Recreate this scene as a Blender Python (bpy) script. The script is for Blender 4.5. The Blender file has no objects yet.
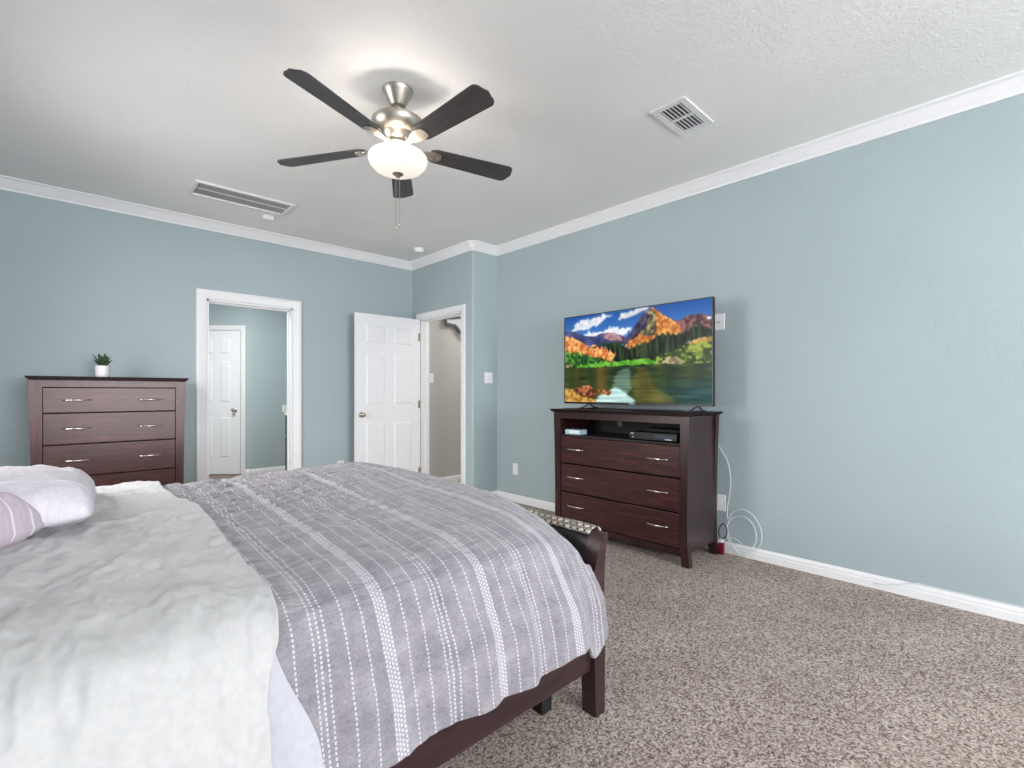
import bpy, bmesh, math, random
import numpy as np
from mathutils import Vector, Matrix, noise

C = bpy.context.scene.collection
sc = bpy.context.scene
PI = math.pi
H = 2.743                                   # ceiling height
EYE = 1.159
YAW = 0.817

# ------------------------------------------------------------------ camera, world, lights, exposure
cam_data = bpy.data.cameras.new('camera')
cam_data.sensor_width = 36
cam_data.lens = 36 * 483.77 / 1024
cam_data.shift_y = 8.25 / 1024
cam_data.clip_start = 0.02
cam = bpy.data.objects.new('camera', cam_data)
cam.location = (0, 0, EYE)
cam.rotation_euler = (PI / 2, 0, YAW - PI / 2)
C.objects.link(cam)
sc.camera = cam

sc.view_settings.view_transform = 'Standard'
sc.view_settings.look = 'None'
sc.view_settings.gamma = 1
sc.view_settings.use_curve_mapping = False
sc.view_settings.exposure = 0.17

world = bpy.data.worlds.new('world')
sc.world = world
world.use_nodes = True
world.node_tree.nodes['Background'].inputs[0].default_value = (0.75, 0.86, 1.0, 1)
world.node_tree.nodes['Background'].inputs[1].default_value = 1.0

def area(name, loc, rot, sx, sy, power, col=(1, 1, 1)):
    d = bpy.data.lights.new(name, 'AREA')
    d.shape = 'RECTANGLE'; d.size = sx; d.size_y = sy
    d.energy = power; d.color = col
    o = bpy.data.objects.new(name, d)
    o.location = loc; o.rotation_euler = rot
    C.objects.link(o)
    return o

# daylight just outside the windows behind and beside the camera
area('daylight_rear_window', (1.2, -3.62, 1.45), (math.radians(88), 0, 0), 3.0, 1.6, 262, (0.97, 0.98, 1.0))
area('daylight_left_window', (-1.14, -1.9, 1.50), (math.radians(84), 0, -PI / 2), 1.4, 1.5, 30, (1.0, 0.985, 0.96))
area('daylight_bedside_window', (-1.14, 3.25, 1.55), (math.radians(64), 0, -PI / 2), 1.2, 1.5, 62, (1.0, 0.985, 0.96)).data.spread = math.radians(142)
area('bathroom_added_light', (1.2, 6.1, H - 0.06), (0, 0, 0), 0.5, 0.5, 55, (1, 0.98, 0.95))  # added unseen lamp that brightens the bathroom beyond the doorway
area('hall_unseen_light', (4.6, 4.5, H - 0.06), (0, 0, 0), 0.5, 0.5, 26, (1, 0.98, 0.95))  # unseen lamp without a fixture, lights the hall

# ------------------------------------------------------------------ helpers
def lin(c):
    r = []
    for v in c:
        v = v / 255.0
        r.append(v / 12.92 if v <= 0.04045 else ((v + 0.055) / 1.055) ** 2.4)
    return (r[0], r[1], r[2], 1.0)

class NT:
    """small node tree helper"""
    def __init__(s, name):
        s.m = bpy.data.materials.new(name); s.m.use_nodes = True
        s.t = s.m.node_tree; s.b = s.t.nodes['Principled BSDF']
    def n(s, typ, **kw):
        nd = s.t.nodes.new(typ)
        for k, v in kw.items():
            if k.startswith('i_'):
                key = k[2:].replace('_', ' ')
                key = int(key) if key.isdigit() else key
                nd.inputs[key].default_value = v
            else:
                setattr(nd, k, v)
        return nd
    def l(s, a, b):
        s.t.links.new(a, b)
    def set(s, **kw):
        for k, v in kw.items():
            s.b.inputs[k.replace('_', ' ')].default_value = v
    def coords(s, kind='Object'):
        return s.n('ShaderNodeTexCoord').outputs[kind]
    def noise(s, vec, scale, detail=4, rough=0.5, out='Fac'):
        n = s.n('ShaderNodeTexNoise', i_Scale=scale, i_Detail=detail, i_Roughness=rough)
        s.l(vec, n.inputs['Vector'])
        return n.outputs[out]
    def ramp(s, fac, stops):
        r = s.n('ShaderNodeValToRGB')
        e = r.color_ramp.elements
        while len(e) < len(stops): e.new(0.5)
        for k, (p, c) in enumerate(stops):
            e[k].position = p; e[k].color = c
        s.l(fac, r.inputs[0])
        return r.outputs[0]
    def bump(s, h, strength, dist=0.01, normal=None):
        b = s.n('ShaderNodeBump', i_Strength=strength, i_Distance=dist)
        s.l(h, b.inputs['Height'])
        if normal is not None: s.l(normal, b.inputs['Normal'])
        s.l(b.outputs[0], s.b.inputs['Normal'])
        return b.outputs[0]
    def math(s, op, a, b=None, c=None):
        m = s.n('ShaderNodeMath', operation=op)
        for k, v in enumerate((a, b, c)):
            if v is None: continue
            if isinstance(v, (int, float)): m.inputs[k].default_value = v
            else: s.l(v, m.inputs[k])
        return m.outputs[0]
    def mix(s, fac, a, b, blend='MIX'):
        m = s.n('ShaderNodeMix', data_type='RGBA', blend_type=blend)
        for k, v in ((0, fac), (6, a), (7, b)):
            if isinstance(v, (int, float, tuple)): m.inputs[k].default_value = v
            else: s.l(v, m.inputs[k])
        return m.outputs[2]

def plain(name, col, rough=0.5, metal=0.0, spec=0.5, bump=None):
    t = NT(name); t.set(Base_Color=lin(col), Roughness=rough, Metallic=metal)
    t.b.inputs['Specular IOR Level'].default_value = spec
    # faint procedural variation so no surface is perfectly flat
    f = t.noise(t.coords(), 35, 3)
    c = t.ramp(f, [(0.3, lin(tuple(v * 0.992 for v in col))), (0.7, lin(tuple(min(255, v * 1.006) for v in col)))])
    t.l(c, t.b.inputs['Base Color'])
    if bump: t.bump(t.noise(t.coords(), bump[0], 4), bump[1], 0.004)
    return t.m

def painted_wall(name, col, scale=95, strength=0.28):
    t = NT(name); t.set(Roughness=0.62)
    t.b.inputs['Specular IOR Level'].default_value = 0.35
    co = t.coords()
    big = t.noise(co, 0.9, 2)
    c = t.ramp(big, [(0.3, lin(tuple(v * 0.985 for v in col))), (0.7, lin(tuple(v * 1.015 for v in col)))])
    t.l(c, t.b.inputs['Base Color'])
    peel = t.noise(co, scale, 3, 0.55)
    p2 = t.ramp(peel, [(0.42, (0, 0, 0, 1)), (0.62, (1, 1, 1, 1))])
    t.bump(p2, strength, 0.0025)
    return t.m

M = {}
M['wall'] = painted_wall('blue_grey_wall_paint', (168, 182, 186))
M['hall'] = painted_wall('greige_wall_paint', (190, 187, 182), 80, 0.3)
M['ceiling'] = painted_wall('white_textured_ceiling', (240, 239, 238), 60, 0.35)
M['trim'] = plain('white_trim_paint', (236, 236, 238), 0.35)
M['door'] = plain('white_door_paint', (232, 233, 236), 0.4)
M['plate'] = plain('white_plastic', (238, 238, 240), 0.35)
M['ventwhite'] = plain('white_grille_enamel', (228, 228, 230), 0.45)
M['dark'] = plain('painted_duct_shade', (48, 48, 50), 0.9)
M['duct'] = plain('grey_duct_backing', (100, 100, 102), 0.9)
M['black'] = plain('black_plastic', (18, 18, 20), 0.35)
M['blackmatte'] = plain('matte_black', (14, 13, 14), 0.7)
M['chrome'] = plain('polished_metal', (205, 200, 192), 0.18, 1.0)
M['ceramic'] = plain('white_ceramic', (232, 228, 235), 0.3)
M['cable'] = plain('white_cable_sheath', (214, 224, 224), 0.45)
M['redplastic'] = plain('dark_red_plastic', (104, 16, 38), 0.3)
M['paleblue'] = plain('pale_blue_card', (172, 198, 212), 0.5)
M['stone'] = plain('pale_counter_stone', (222, 226, 220), 0.3)

def nickel():
    t = NT('brushed_nickel'); t.set(Base_Color=lin((184, 176, 165)), Metallic=1.0, Roughness=0.36)
    co = t.coords()
    mp = t.n('ShaderNodeMapping'); mp.inputs['Scale'].default_value = (6, 6, 200)
    t.l(co, mp.inputs[0])
    t.bump(t.noise(mp.outputs[0], 3, 3), 0.12, 0.002)
    return t.m
M['nickel'] = nickel()

def carpet():
    t = NT('speckled_beige_carpet'); t.set(Roughness=1.0)
    t.b.inputs['Specular IOR Level'].default_value = 0.1
    co = t.coords()
    dv = t.noise(co, 40, 2, out='Color')
    mx = t.n('ShaderNodeMix', data_type='RGBA'); mx.inputs[0].default_value = 0.02
    t.l(co, mx.inputs[6]); t.l(dv, mx.inputs[7])
    vo = t.n('ShaderNodeTexVoronoi', i_Scale=165.0); t.l(mx.outputs[2], vo.inputs['Vector'])
    cell = t.n('ShaderNodeSeparateXYZ'); t.l(vo.outputs['Color'], cell.inputs[0])
    b = t.noise(co, 120, 3, 0.7)
    f = t.math('ADD', t.math('MULTIPLY', cell.outputs[0], 0.42), t.math('MULTIPLY', b, 0.58))
    c = t.ramp(f, [(0.26, lin((96, 83, 76))), (0.38, lin((142, 127, 118))), (0.52, lin((180, 166, 156))), (0.68, lin((214, 202, 193)))])
    big = t.noise(co, 2.3, 3)
    sh = t.ramp(big, [(0.35, (0.86, 0.85, 0.85, 1)), (0.65, (1.0, 1.0, 1.0, 1))])
    t.l(t.mix(1.0, c, sh, 'MULTIPLY'), t.b.inputs['Base Color'])
    t.bump(f, 0.7, 0.008)
    return t.m
M['carpet'] = carpet()
M['bathfloor'] = plain('bathroom_floor_vinyl', (120, 100, 88), 0.5)

def wood(name, dark, mid, light, rough=0.32, along='X', coat=0.2):
    t = NT(name); t.set(Roughness=rough)
    t.b.inputs['Coat Weight'].default_value = coat
    t.b.inputs['Coat Roughness'].default_value = 0.3
    t.b.inputs['Specular Tint'].default_value = (1.0, 0.86, 0.88, 1)
    co = t.coords()
    mp = t.n('ShaderNodeMapping')
    mp.inputs['Scale'].default_value = {'X': (1.2, 9, 14), 'Y': (9, 1.2, 14), 'Z': (9, 9, 1.2)}[along]
    t.l(co, mp.inputs[0])
    g = t.noise(mp.outputs[0], 3.2, 6, 0.62)
    fine = t.noise(mp.outputs[0], 17, 4, 0.6)
    f = t.math('ADD', t.math('MULTIPLY', g, 0.75), t.math('MULTIPLY', fine, 0.25))
    c = t.ramp(f, [(0.34, lin(dark)), (0.5, lin(mid)), (0.66, lin(light))])
    t.l(c, t.b.inputs['Base Color'])
    t.bump(fine, 0.06, 0.002)
    return t.m
_w = ((36, 18, 19), (58, 29, 28), (84, 44, 38))
M['woodX'] = wood('dark_cherry_wood_lengthwise_x', *_w, along='X')
M['woodY'] = wood('dark_cherry_wood_lengthwise_y', *_w, along='Y')
M['woodZ'] = wood('dark_cherry_wood_upright', *_w, along='Z')
M['woodframe'] = wood('darker_cherry_frame', (28, 15, 16), (44, 24, 24), (60, 34, 32), along='Z')
M['woodtop'] = wood('near_black_wood_top', (22, 14, 15), (32, 20, 21), (40, 26, 27), 0.4, 'Y', 0.0)
M['woodtop'].node_tree.nodes['Principled BSDF'].inputs['Specular IOR Level'].default_value = 0.08
M['bedwood'] = wood('dark_bed_wood', (34, 20, 23), (48, 29, 33), (64, 40, 43), 0.38, 'X')
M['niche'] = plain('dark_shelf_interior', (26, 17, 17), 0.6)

def blade_mat():
    t = NT('dark_walnut_blade'); t.set(Roughness=0.42)
    co = t.coords()
    mp = t.n('ShaderNodeMapping'); mp.inputs['Scale'].default_value = (2, 22, 22)
    t.l(co, mp.inputs[0])
    c = t.ramp(t.noise(mp.outputs[0], 3, 5), [(0.35, lin((58, 54, 57))), (0.65, lin((70, 66, 69)))])
    t.l(c, t.b.inputs['Base Color'])
    return t.m
M['blade'] = blade_mat()

def bowl_mat():
    t = NT('lit_frosted_glass_bowl'); t.set(Base_Color=lin((225, 216, 204)), Roughness=0.25)
    co = t.coords()
    w = t.noise(co, 7, 3, 0.6)
    c = t.ramp(w, [(0.3, (1.0, 0.86, 0.72, 1)), (0.6, (1.0, 0.95, 0.88, 1))])
    t.l(c, t.b.inputs['Emission Color'])
    t.b.inputs['Emission Strength'].default_value = 0.5
    return t.m
M['bowl'] = bowl_mat()

def fabric(name, col, weave=0.15, rough=0.9, wr_scale=5.5, wr=0.25, spread=0.03):
    t = NT(name); t.set(Roughness=rough)
    t.b.inputs['Specular IOR Level'].default_value = 0.08
    t.b.inputs['Sheen Weight'].default_value = 0.15
    co = t.coords()
    c = t.ramp(t.noise(co, 60, 4), [(0.3, lin(tuple(v * (1 - spread) for v in col))), (0.7, lin(tuple(min(255, v * (1 + spread * 0.5)) for v in col)))])
    t.l(c, t.b.inputs['Base Color'])
    fine = t.noise(co, 420, 2)
    b1 = t.n('ShaderNodeBump', i_Strength=weave, i_Distance=0.001); t.l(fine, b1.inputs['Height'])
    dn = t.noise(co, 1.6, 2, out='Color')
    mx = t.n('ShaderNodeMix', data_type='RGBA'); mx.inputs[0].default_value = 0.35
    t.l(co, mx.inputs[6]); t.l(dn, mx.inputs[7])
    t.bump(t.noise(mx.outputs[2], wr_scale, 6, 0.62), wr, 0.02, b1.outputs[0])
    return t.m
M['sheet'] = fabric('white_cotton', (192, 191, 191), 0.1, 0.85, 5, 0.26)
M['lilac'] = fabric('pale_lavender_sheet', (186, 185, 194), 0.1, 0.85, 7, 0.25)
M['mattress'] = fabric('mattress_ticking', (215, 214, 210), 0.1)
M['leather'] = plain('black_leather', (24, 21, 22), 0.33, 0, 0.5, (90, 0.15))

def comforter_mat():
    """grey lavender quilt, UV in metres: U along the bed, V across it"""
    t = NT('grey_striped_comforter'); t.set(Roughness=0.85)
    t.b.inputs['Specular IOR Level'].default_value = 0.25
    t.b.inputs['Sheen Weight'].default_value = 0.3
    uv = t.coords('UV')
    sp = t.n('ShaderNodeSeparateXYZ'); t.l(uv, sp.inputs[0])
    U, V = sp.outputs[0], sp.outputs[1]
    mott = t.noise(uv, 14, 6, 0.65)
    base = t.ramp(mott, [(0.3, lin((130, 126, 134))), (0.55, lin((152, 147, 153))), (0.75, lin((170, 165, 170)))])
    fine = t.noise(uv, 150, 3, 0.7)
    base = t.mix(0.75, base, t.ramp(fine, [(0.36, (0.74, 0.74, 0.76, 1)), (0.55, (1, 1, 1, 1)), (0.8, (1.08, 1.08, 1.08, 1))]), 'MULTIPLY')
    P = 0.31
    wob = t.math('MULTIPLY', t.math('SUBTRACT', t.noise(uv, 3.0, 2), 0.5), 0.012)
    u = t.math('ADD', U, wob)
    ph = t.math('SUBTRACT', t.math('MULTIPLY', t.math('FRACT', t.math('DIVIDE', t.math('SUBTRACT', u, 0.573 - P / 2), P)), P), P / 2)   # -P/2..P/2, 0 at a band
    a = t.math('ABSOLUTE', ph)
    def line(pos, w):
        return t.math('LESS_THAN', t.math('ABSOLUTE', t.math('SUBTRACT', a, pos)), w)
    singles = t.math('MAXIMUM', line(0.052, 0.0021), line(0.098, 0.0021))
    trip = t.math('MAXIMUM', line(0.155, 0.0024), line(0.141, 0.0022))
    lines = t.math('MAXIMUM', singles, trip)
    dash = t.math('LESS_THAN', t.math('FRACT', t.math('DIVIDE', V, 0.0105)), 0.62)
    lines = t.math('MULTIPLY', lines, dash)
    inband = t.math('LESS_THAN', a, 0.0165)
    cu = t.math('DIVIDE', ph, 0.0082)
    row = t.math('FLOOR', cu)
    vv = t.math('ADD', t.math('DIVIDE', V, 0.0105), t.math('MULTIPLY', row, 0.5))
    du = t.math('ABSOLUTE', t.math('SUBTRACT', t.math('FRACT', cu), 0.5))
    dv = t.math('ABSOLUTE', t.math('SUBTRACT', t.math('FRACT', vv), 0.5))
    dot = t.math('LESS_THAN', t.math('ADD', t.math('MULTIPLY', du, du), t.math('MULTIPLY', dv, dv)), 0.13)
    band = t.math('MULTIPLY', inband, dot)
    fac = t.math('MAXIMUM', lines, band)
    bandtint = t.mix(t.math('MULTIPLY', inband, 0.3), base, lin((186, 180, 188)))
    col = t.mix(t.math('MULTIPLY', fac, 0.8), bandtint, lin((210, 208, 216)))
    t.l(col, t.b.inputs['Base Color'])
    # gathers run across the stripes
    mp = t.n('ShaderNodeMapping'); mp.inputs['Scale'].default_value = (7, 34, 1); t.l(uv, mp.inputs[0])
    g = t.noise(mp.outputs[0], 1.0, 5, 0.6)
    b1 = t.n('ShaderNodeBump', i_Strength=0.75, i_Distance=0.02); t.l(g, b1.inputs['Height'])
    seam = t.math('SUBTRACT', 1.0, t.math('MINIMUM', t.math('MULTIPLY', t.math('ABSOLUTE', t.math('SUBTRACT', a, 0.075)), 60), 1.0))
    hsum = t.math('ADD', t.math('MULTIPLY', fine, 0.25), t.math('ADD', t.math('MULTIPLY', fac, 0.35), t.math('MULTIPLY', seam, -0.0)))
    t.bump(hsum, 0.4, 0.003, b1.outputs[0])
    return t.m
M['comforter'] = comforter_mat()

def stripe_pillow(name, col, line_col, period, width, axis=0):
    t = NT(name); t.set(Roughness=0.9)
    t.b.inputs['Specular IOR Level'].default_value = 0.08
    uv = t.coords('UV')
    sp = t.n('ShaderNodeSeparateXYZ'); t.l(uv, sp.inputs[0])
    w = t.math('ADD', sp.outputs[axis], t.math('MULTIPLY', t.noise(uv, 3, 2), 0.02))
    ln = t.math('LESS_THAN', t.math('FRACT', t.math('DIVIDE', w, period)), width)
    n = t.noise(uv, 90, 4, 0.7)
    base = t.ramp(n, [(0.3, lin(tuple(v * 0.92 for v in col))), (0.7, lin(col))])
    t.l(t.mix(t.math('MULTIPLY', ln, 0.8), base, lin(line_col)), t.b.inputs['Base Color'])
    t.bump(t.noise(uv, 11, 5), 0.25, 0.02)
    return t.m
M['sham'] = stripe_pillow('white_sham_with_pale_stripes', (224, 218, 226), (240, 238, 242), 0.11, 0.07)
M['pink'] = stripe_pillow('pale_mauve_striped_cotton', (204, 190, 202), (236, 230, 236), 0.062, 0.10)

def throw_mat():
    t = NT('oval_patterned_throw'); t.set(Roughness=0.9)
    uv = t.coords('UV')
    mp = t.n('ShaderNodeMapping'); mp.inputs['Scale'].default_value = (48, 30, 1); t.l(uv, mp.inputs[0])
    sp = t.n('ShaderNodeSeparateXYZ'); t.l(mp.outputs[0], sp.inputs[0])
    row = t.math('FLOOR', sp.outputs[0])
    dx = t.math('SUBTRACT', t.math('FRACT', sp.outputs[0]), 0.5)
    dy = t.math('SUBTRACT', t.math('FRACT', t.math('ADD', sp.outputs[1], t.math('MULTIPLY', row, 0.5))), 0.5)
    d = t.math('SQRT', t.math('ADD', t.math('MULTIPLY', dx, dx), t.math('MULTIPLY', dy, dy)))
    cellv = t.n('ShaderNodeTexWhiteNoise', noise_dimensions='2D')
    cb = t.n('ShaderNodeCombineXYZ'); t.l(row, cb.inputs[0]); t.l(t.math('FLOOR', t.math('ADD', sp.outputs[1], t.math('MULTIPLY', row, 0.5))), cb.inputs[1])
    t.l(cb.outputs[0], cellv.inputs[0])
    inner = t.ramp(cellv.outputs[0], [(0.0, lin((196, 178, 158))), (0.5, lin((222, 216, 206))), (1.0, lin((150, 150, 150)))])
    c = t.mix(t.math('GREATER_THAN', d, 0.36), inner, lin((54, 46, 44)))
    c = t.mix(t.math('GREATER_THAN', d, 0.5), c, lin((176, 160, 142)))
    t.l(c, t.b.inputs['Base Color'])
    t.bump(t.noise(uv, 200, 3), 0.3, 0.002)
    return t.m
M['throw'] = throw_mat()

def leaf_mat():
    t = NT('succulent_leaf'); t.set(Roughness=0.45)
    t.l(t.ramp(t.noise(t.coords(), 40, 4), [(0.35, lin((28, 52, 34))), (0.6, lin((60, 88, 52))), (0.8, lin((120, 132, 92)))]), t.b.inputs['Base Color'])
    return t.m
M['leaf'] = leaf_mat()
M['soil'] = plain('dark_soil', (40, 30, 24), 1.0, 0, 0.2, (300, 0.8))
M['ornament'] = plain('dark_grey_metal', (70, 68, 74), 0.45, 0.5)
M['ornament_light'] = plain('silver_grey_metal', (170, 176, 180), 0.35, 0.5)

def glass_pane():
    m = bpy.data.materials.new('thin_window_glass'); m.use_nodes = True
    t = m.node_tree; t.nodes.clear()
    o = t.nodes.new('ShaderNodeOutputMaterial'); mx = t.nodes.new('ShaderNodeMixShader'); mx.inputs[0].default_value = 0.06
    a = t.nodes.new('ShaderNodeBsdfTransparent'); b = t.nodes.new('ShaderNodeBsdfGlossy'); b.inputs['Roughness'].default_value = 0.02
    t.links.new(a.outputs[0], mx.inputs[1]); t.links.new(b.outputs[0], mx.inputs[2]); t.links.new(mx.outputs[0], o.inputs[0])
    return m
M['glass'] = glass_pane()

# ---- mesh helpers: everything is added to a bmesh, obj() links it as one object
def newbm(): return bmesh.new()

def obj(name, bm, mat, parent=None, smooth=False, loc=None, auto=None):
    me = bpy.data.meshes.new(name)
    bmesh.ops.recalc_face_normals(bm, faces=bm.faces[:])
    bm.to_mesh(me); bm.free()
    mats = mat if isinstance(mat, (list, tuple)) else [mat]
    for m in mats: me.materials.append(m)
    if smooth or auto:
        for p in me.polygons: p.use_smooth = True
    if auto:
        me.set_sharp_from_angle(angle=math.radians(auto))
    o = bpy.data.objects.new(name, me)
    C.objects.link(o)
    if parent is not None: o.parent = parent
    if loc is not None: o.location = loc
    return o

def empty(name, loc, rz=0.0):
    o = bpy.data.objects.new(name, None)
    o.empty_display_size = 0.05
    o.location = loc; o.rotation_euler = (0, 0, rz)
    C.objects.link(o)
    return o

def tag(o, label, cat, group=None, kind=None):
    o['label'] = label; o['category'] = cat
    if group: o['group'] = group
    if kind: o['kind'] = kind
    return o

def thing(name, label, cat, loc=(0, 0, 0), rz=0.0, group=None):
    return tag(empty(name, loc, rz), label, cat, group)

def struct(o, label, cat='room shell'):
    o['kind'] = 'structure'; o['label'] = label; o['category'] = cat
    return o

def box(bm, x0, x1, y0, y1, z0, z1, bevel=0.0, seg=2, mi=0):
    r = bmesh.ops.create_cube(bm, size=1.0)
    vs = r['verts']
    for v in vs:
        v.co = Vector((x0 if v.co.x < 0 else x1, y0 if v.co.y < 0 else y1, z0 if v.co.z < 0 else z1))
    fs = set(f for v in vs for f in v.link_faces)
    for f in fs: f.material_index = mi
    if bevel > 0:
        es = list(set(e for v in vs for e in v.link_edges))
        bmesh.ops.bevel(bm, geom=es, offset=bevel, segments=seg, profile=0.5, affect='EDGES')
    return vs

def prism(bm, pts, z0, z1, axis='Z'):
    """extrude a closed 2D outline; axis Z: pts are (x,y); axis Y: pts are (x,z) from y=z0..z1; axis X: pts are (y,z)"""
    def P(p, h):
        return {'Z': (p[0], p[1], h), 'Y': (p[0], h, p[1]), 'X': (h, p[0], p[1])}[axis]
    a = [bm.verts.new(P(p, z0)) for p in pts]
    b = [bm.verts.new(P(p, z1)) for p in pts]
    bm.faces.new(a); bm.faces.new(list(reversed(b)))
    n = len(pts)
    for i in range(n):
        bm.faces.new((a[i], b[i], b[(i + 1) % n], a[(i + 1) % n]))
    return a + b

def lathe(bm, prof, seg=32, center=(0, 0, 0), cap=True):
    rings = []
    for r, z in prof:
        if r < 1e-5:
            rings.append([bm.verts.new((center[0], center[1], center[2] + z))])
        else:
            rings.append([bm.verts.new((center[0] + r * math.cos(2 * PI * k / seg), center[1] + r * math.sin(2 * PI * k / seg), center[2] + z)) for k in range(seg)])
    for A, B in zip(rings, rings[1:]):
        for k in range(seg):
            k2 = (k + 1) % seg
            a = (A[0], A[0]) if len(A) == 1 else (A[k], A[k2])
            b = (B[0], B[0]) if len(B) == 1 else (B[k], B[k2])
            vs = []
            for v in (a[0], a[1], b[1], b[0]):
                if v not in vs: vs.append(v)
            if len(vs) > 2: bm.faces.new(vs)
    return rings

def tube(bm, path, r, seg=8, closed=False, radii=None):
    path = [Vector(p) for p in path]
    n = len(path)
    rings = []
    up = Vector((0, 0, 1))
    prev = None
    for i, p in enumerate(path):
        if closed: d = path[(i + 1) % n] - path[i - 1]
        else: d = path[min(i + 1, n - 1)] - path[max(i - 1, 0)]
        d.normalize()
        if prev is None:
            s = d.cross(up)
            if s.length < 1e-3: s = d.cross(Vector((1, 0, 0)))
        else:
            s = prev - d * prev.dot(d)
        s.normalize(); prev = s
        t = d.cross(s)
        rr = radii[i] if radii else r
        rings.append([bm.verts.new(p + (s * math.cos(2 * PI * k / seg) + t * math.sin(2 * PI * k / seg)) * rr) for k in range(seg)])
    m = n if closed else n - 1
    for i in range(m):
        A, B = rings[i], rings[(i + 1) % n]
        for k in range(seg):
            bm.faces.new((A[k], A[(k + 1) % seg], B[(k + 1) % seg], B[k]))
    if not closed:
        bm.faces.new(rings[0]); bm.faces.new(list(reversed(rings[-1])))

def catmull(pts, per=8):
    pts = [Vector(p) for p in pts]
    out = []
    for i in range(len(pts) - 1):
        p0 = pts[max(i - 1, 0)]; p1 = pts[i]; p2 = pts[i + 1]; p3 = pts[min(i + 2, len(pts) - 1)]
        for k in range(per):
            t = k / per
            out.append(0.5 * ((2 * p1) + (p2 - p0) * t + (2 * p0 - 5 * p1 + 4 * p2 - p3) * t * t + (3 * p1 - p0 - 3 * p2 + p3) * t ** 3))
    out.append(pts[-1])
    return out

def sstep(a, b, x):
    t = min(1.0, max(0.0, (x - a) / (b - a)))
    return t * t * (3 - 2 * t)

def sweep(bm, path, prof, inward=1, closed=False):
    """sweep profile (offset from wall, z) along a plan polyline with mitred corners; the room is on the side 'inward' (+1 = left of travel)"""
    path = [Vector((p[0], p[1])) for p in path]
    n = len(path)
    rings = []
    for i, p in enumerate(path):
        def nrm(a, b):
            d = (b - a).normalized()
            return Vector((-d.y, d.x)) * inward
        ns = []
        if closed or i > 0: ns.append(nrm(path[i - 1], p))
        if closed or i < n - 1: ns.append(nrm(p, path[(i + 1) % n]))
        if len(ns) == 2:
            m = (ns[0] + ns[1]); m = m / (m.dot(ns[0]))
        else: m = ns[0]
        rings.append([bm.verts.new((p.x + m.x * o, p.y + m.y * o, z)) for o, z in prof])
    k = len(prof)
    for i in range(n if closed else n - 1):
        A, B = rings[i], rings[(i + 1) % n]
        for j in range(k):
            bm.faces.new((A[j], A[(j + 1) % k], B[(j + 1) % k], B[j]))
    if not closed:
        bm.faces.new(rings[0]); bm.faces.new(list(reversed(rings[-1])))

def wall_boxes(bm, axis, a0, a1, b0, b1, openings, z1=None):
    """wall running along 'axis' from a0..a1, thickness b0..b1 with openings (s,e,zlo,zhi)"""
    z1 = z1 or H
    def bx(s, e, lo, hi):
        if e - s < 1e-5 or hi - lo < 1e-5: return
        if axis == 'x': box(bm, s, e, b0, b1, lo, hi)
        else: box(bm, b0, b1, s, e, lo, hi)
    cur = a0
    for s, e, lo, hi in sorted(openings):
        bx(cur, s, 0, z1); bx(s, e, 0, lo); bx(s, e, hi, z1)
        cur = e
    bx(cur, a1, 0, z1)

# ------------------------------------------------------------------ room shell
UR, VB = 3.53, 5.19          # right wall, back wall
UE, VJ = 3.187, 4.0          # entry wall, jog wall
UL, VR = -0.85, -3.3         # left wall, rear wall
TH = 0.12
RW = (-0.35, 2.75, 0.62, 2.28)             # windows out of frame: rear wall, bedside in the left wall
SW = (2.65, 3.85, 0.70, 2.20)
LW = (-2.6, -1.2, 0.70, 2.25)
BO0, BO1, BOZ = 1.004, 1.766, 2.022      # bathroom doorway
EO0, EO1, EOZ = 4.19, 5.015, 2.035       # entry doorway

bm = newbm(); box(bm, UL - TH, UR + TH, VR - TH, VB + 0.06, -0.05, 0)
box(bm, UR + TH, 7.0, 3.9, 5.3, -0.05, 0)
struct(obj('floor', bm, M['carpet']), 'speckled beige carpet floor of the bedroom and hall', 'floor')
bm = newbm(); box(bm, -0.2, 3.0, VB + 0.06, 8.9, -0.05, 0)
struct(obj('floor_bathroom', bm, M['bathfloor']), 'brown bathroom floor beyond the open doorway', 'floor')
bm = newbm(); box(bm, UL - TH, 7.0, VR - TH, 9.0, H, H + 0.08)
struct(obj('ceiling', bm, M['ceiling']), 'white lightly textured bedroom ceiling', 'ceiling')

bm = newbm(); wall_boxes(bm, 'x', UL - TH, UE + 0.001, VB, VB + TH, [(BO0, BO1, 0, BOZ)])
struct(obj('wall_back', bm, M['wall']), 'blue-grey wall with the bathroom doorway', 'wall')
bm = newbm()
r = 0.022
arc = [(UE + r - r * math.cos(a), VJ + r - r * math.sin(a)) for a in [k * PI / 16 for k in range(9)]]
prism(bm, [(UE, EO0)] + arc + [(UR + TH, VJ), (UR + TH, VJ + TH), (UE + TH, VJ + TH), (UE + TH, EO0)], 0, H)
box(bm, UE, UE + TH, EO1, VB + TH, 0, H)
box(bm, UE, UE + TH, EO0, EO1, EOZ, H)
struct(obj('wall_entry', bm, M['wall'], auto=40), 'short blue-grey wall with the entry doorway and rounded corner', 'wall')
bm = newbm(); wall_boxes(bm, 'y', VR - TH, VJ + 0.02, UR, UR + TH, [])
struct(obj('wall_right', bm, M['wall']), 'long blue-grey wall behind the television', 'wall')
bm = newbm(); wall_boxes(bm, 'x', UL - TH, UR + TH, VR - TH, VR, [RW])
struct(obj('wall_rear', bm, M['wall']), 'blue-grey wall with the wide window behind the camera', 'wall')
bm = newbm(); wall_boxes(bm, 'y', VR - TH, VB + TH, UL - TH, UL, [SW, LW])
struct(obj('wall_left', bm, M['wall']), 'blue-grey wall behind the headboard', 'wall')

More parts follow.
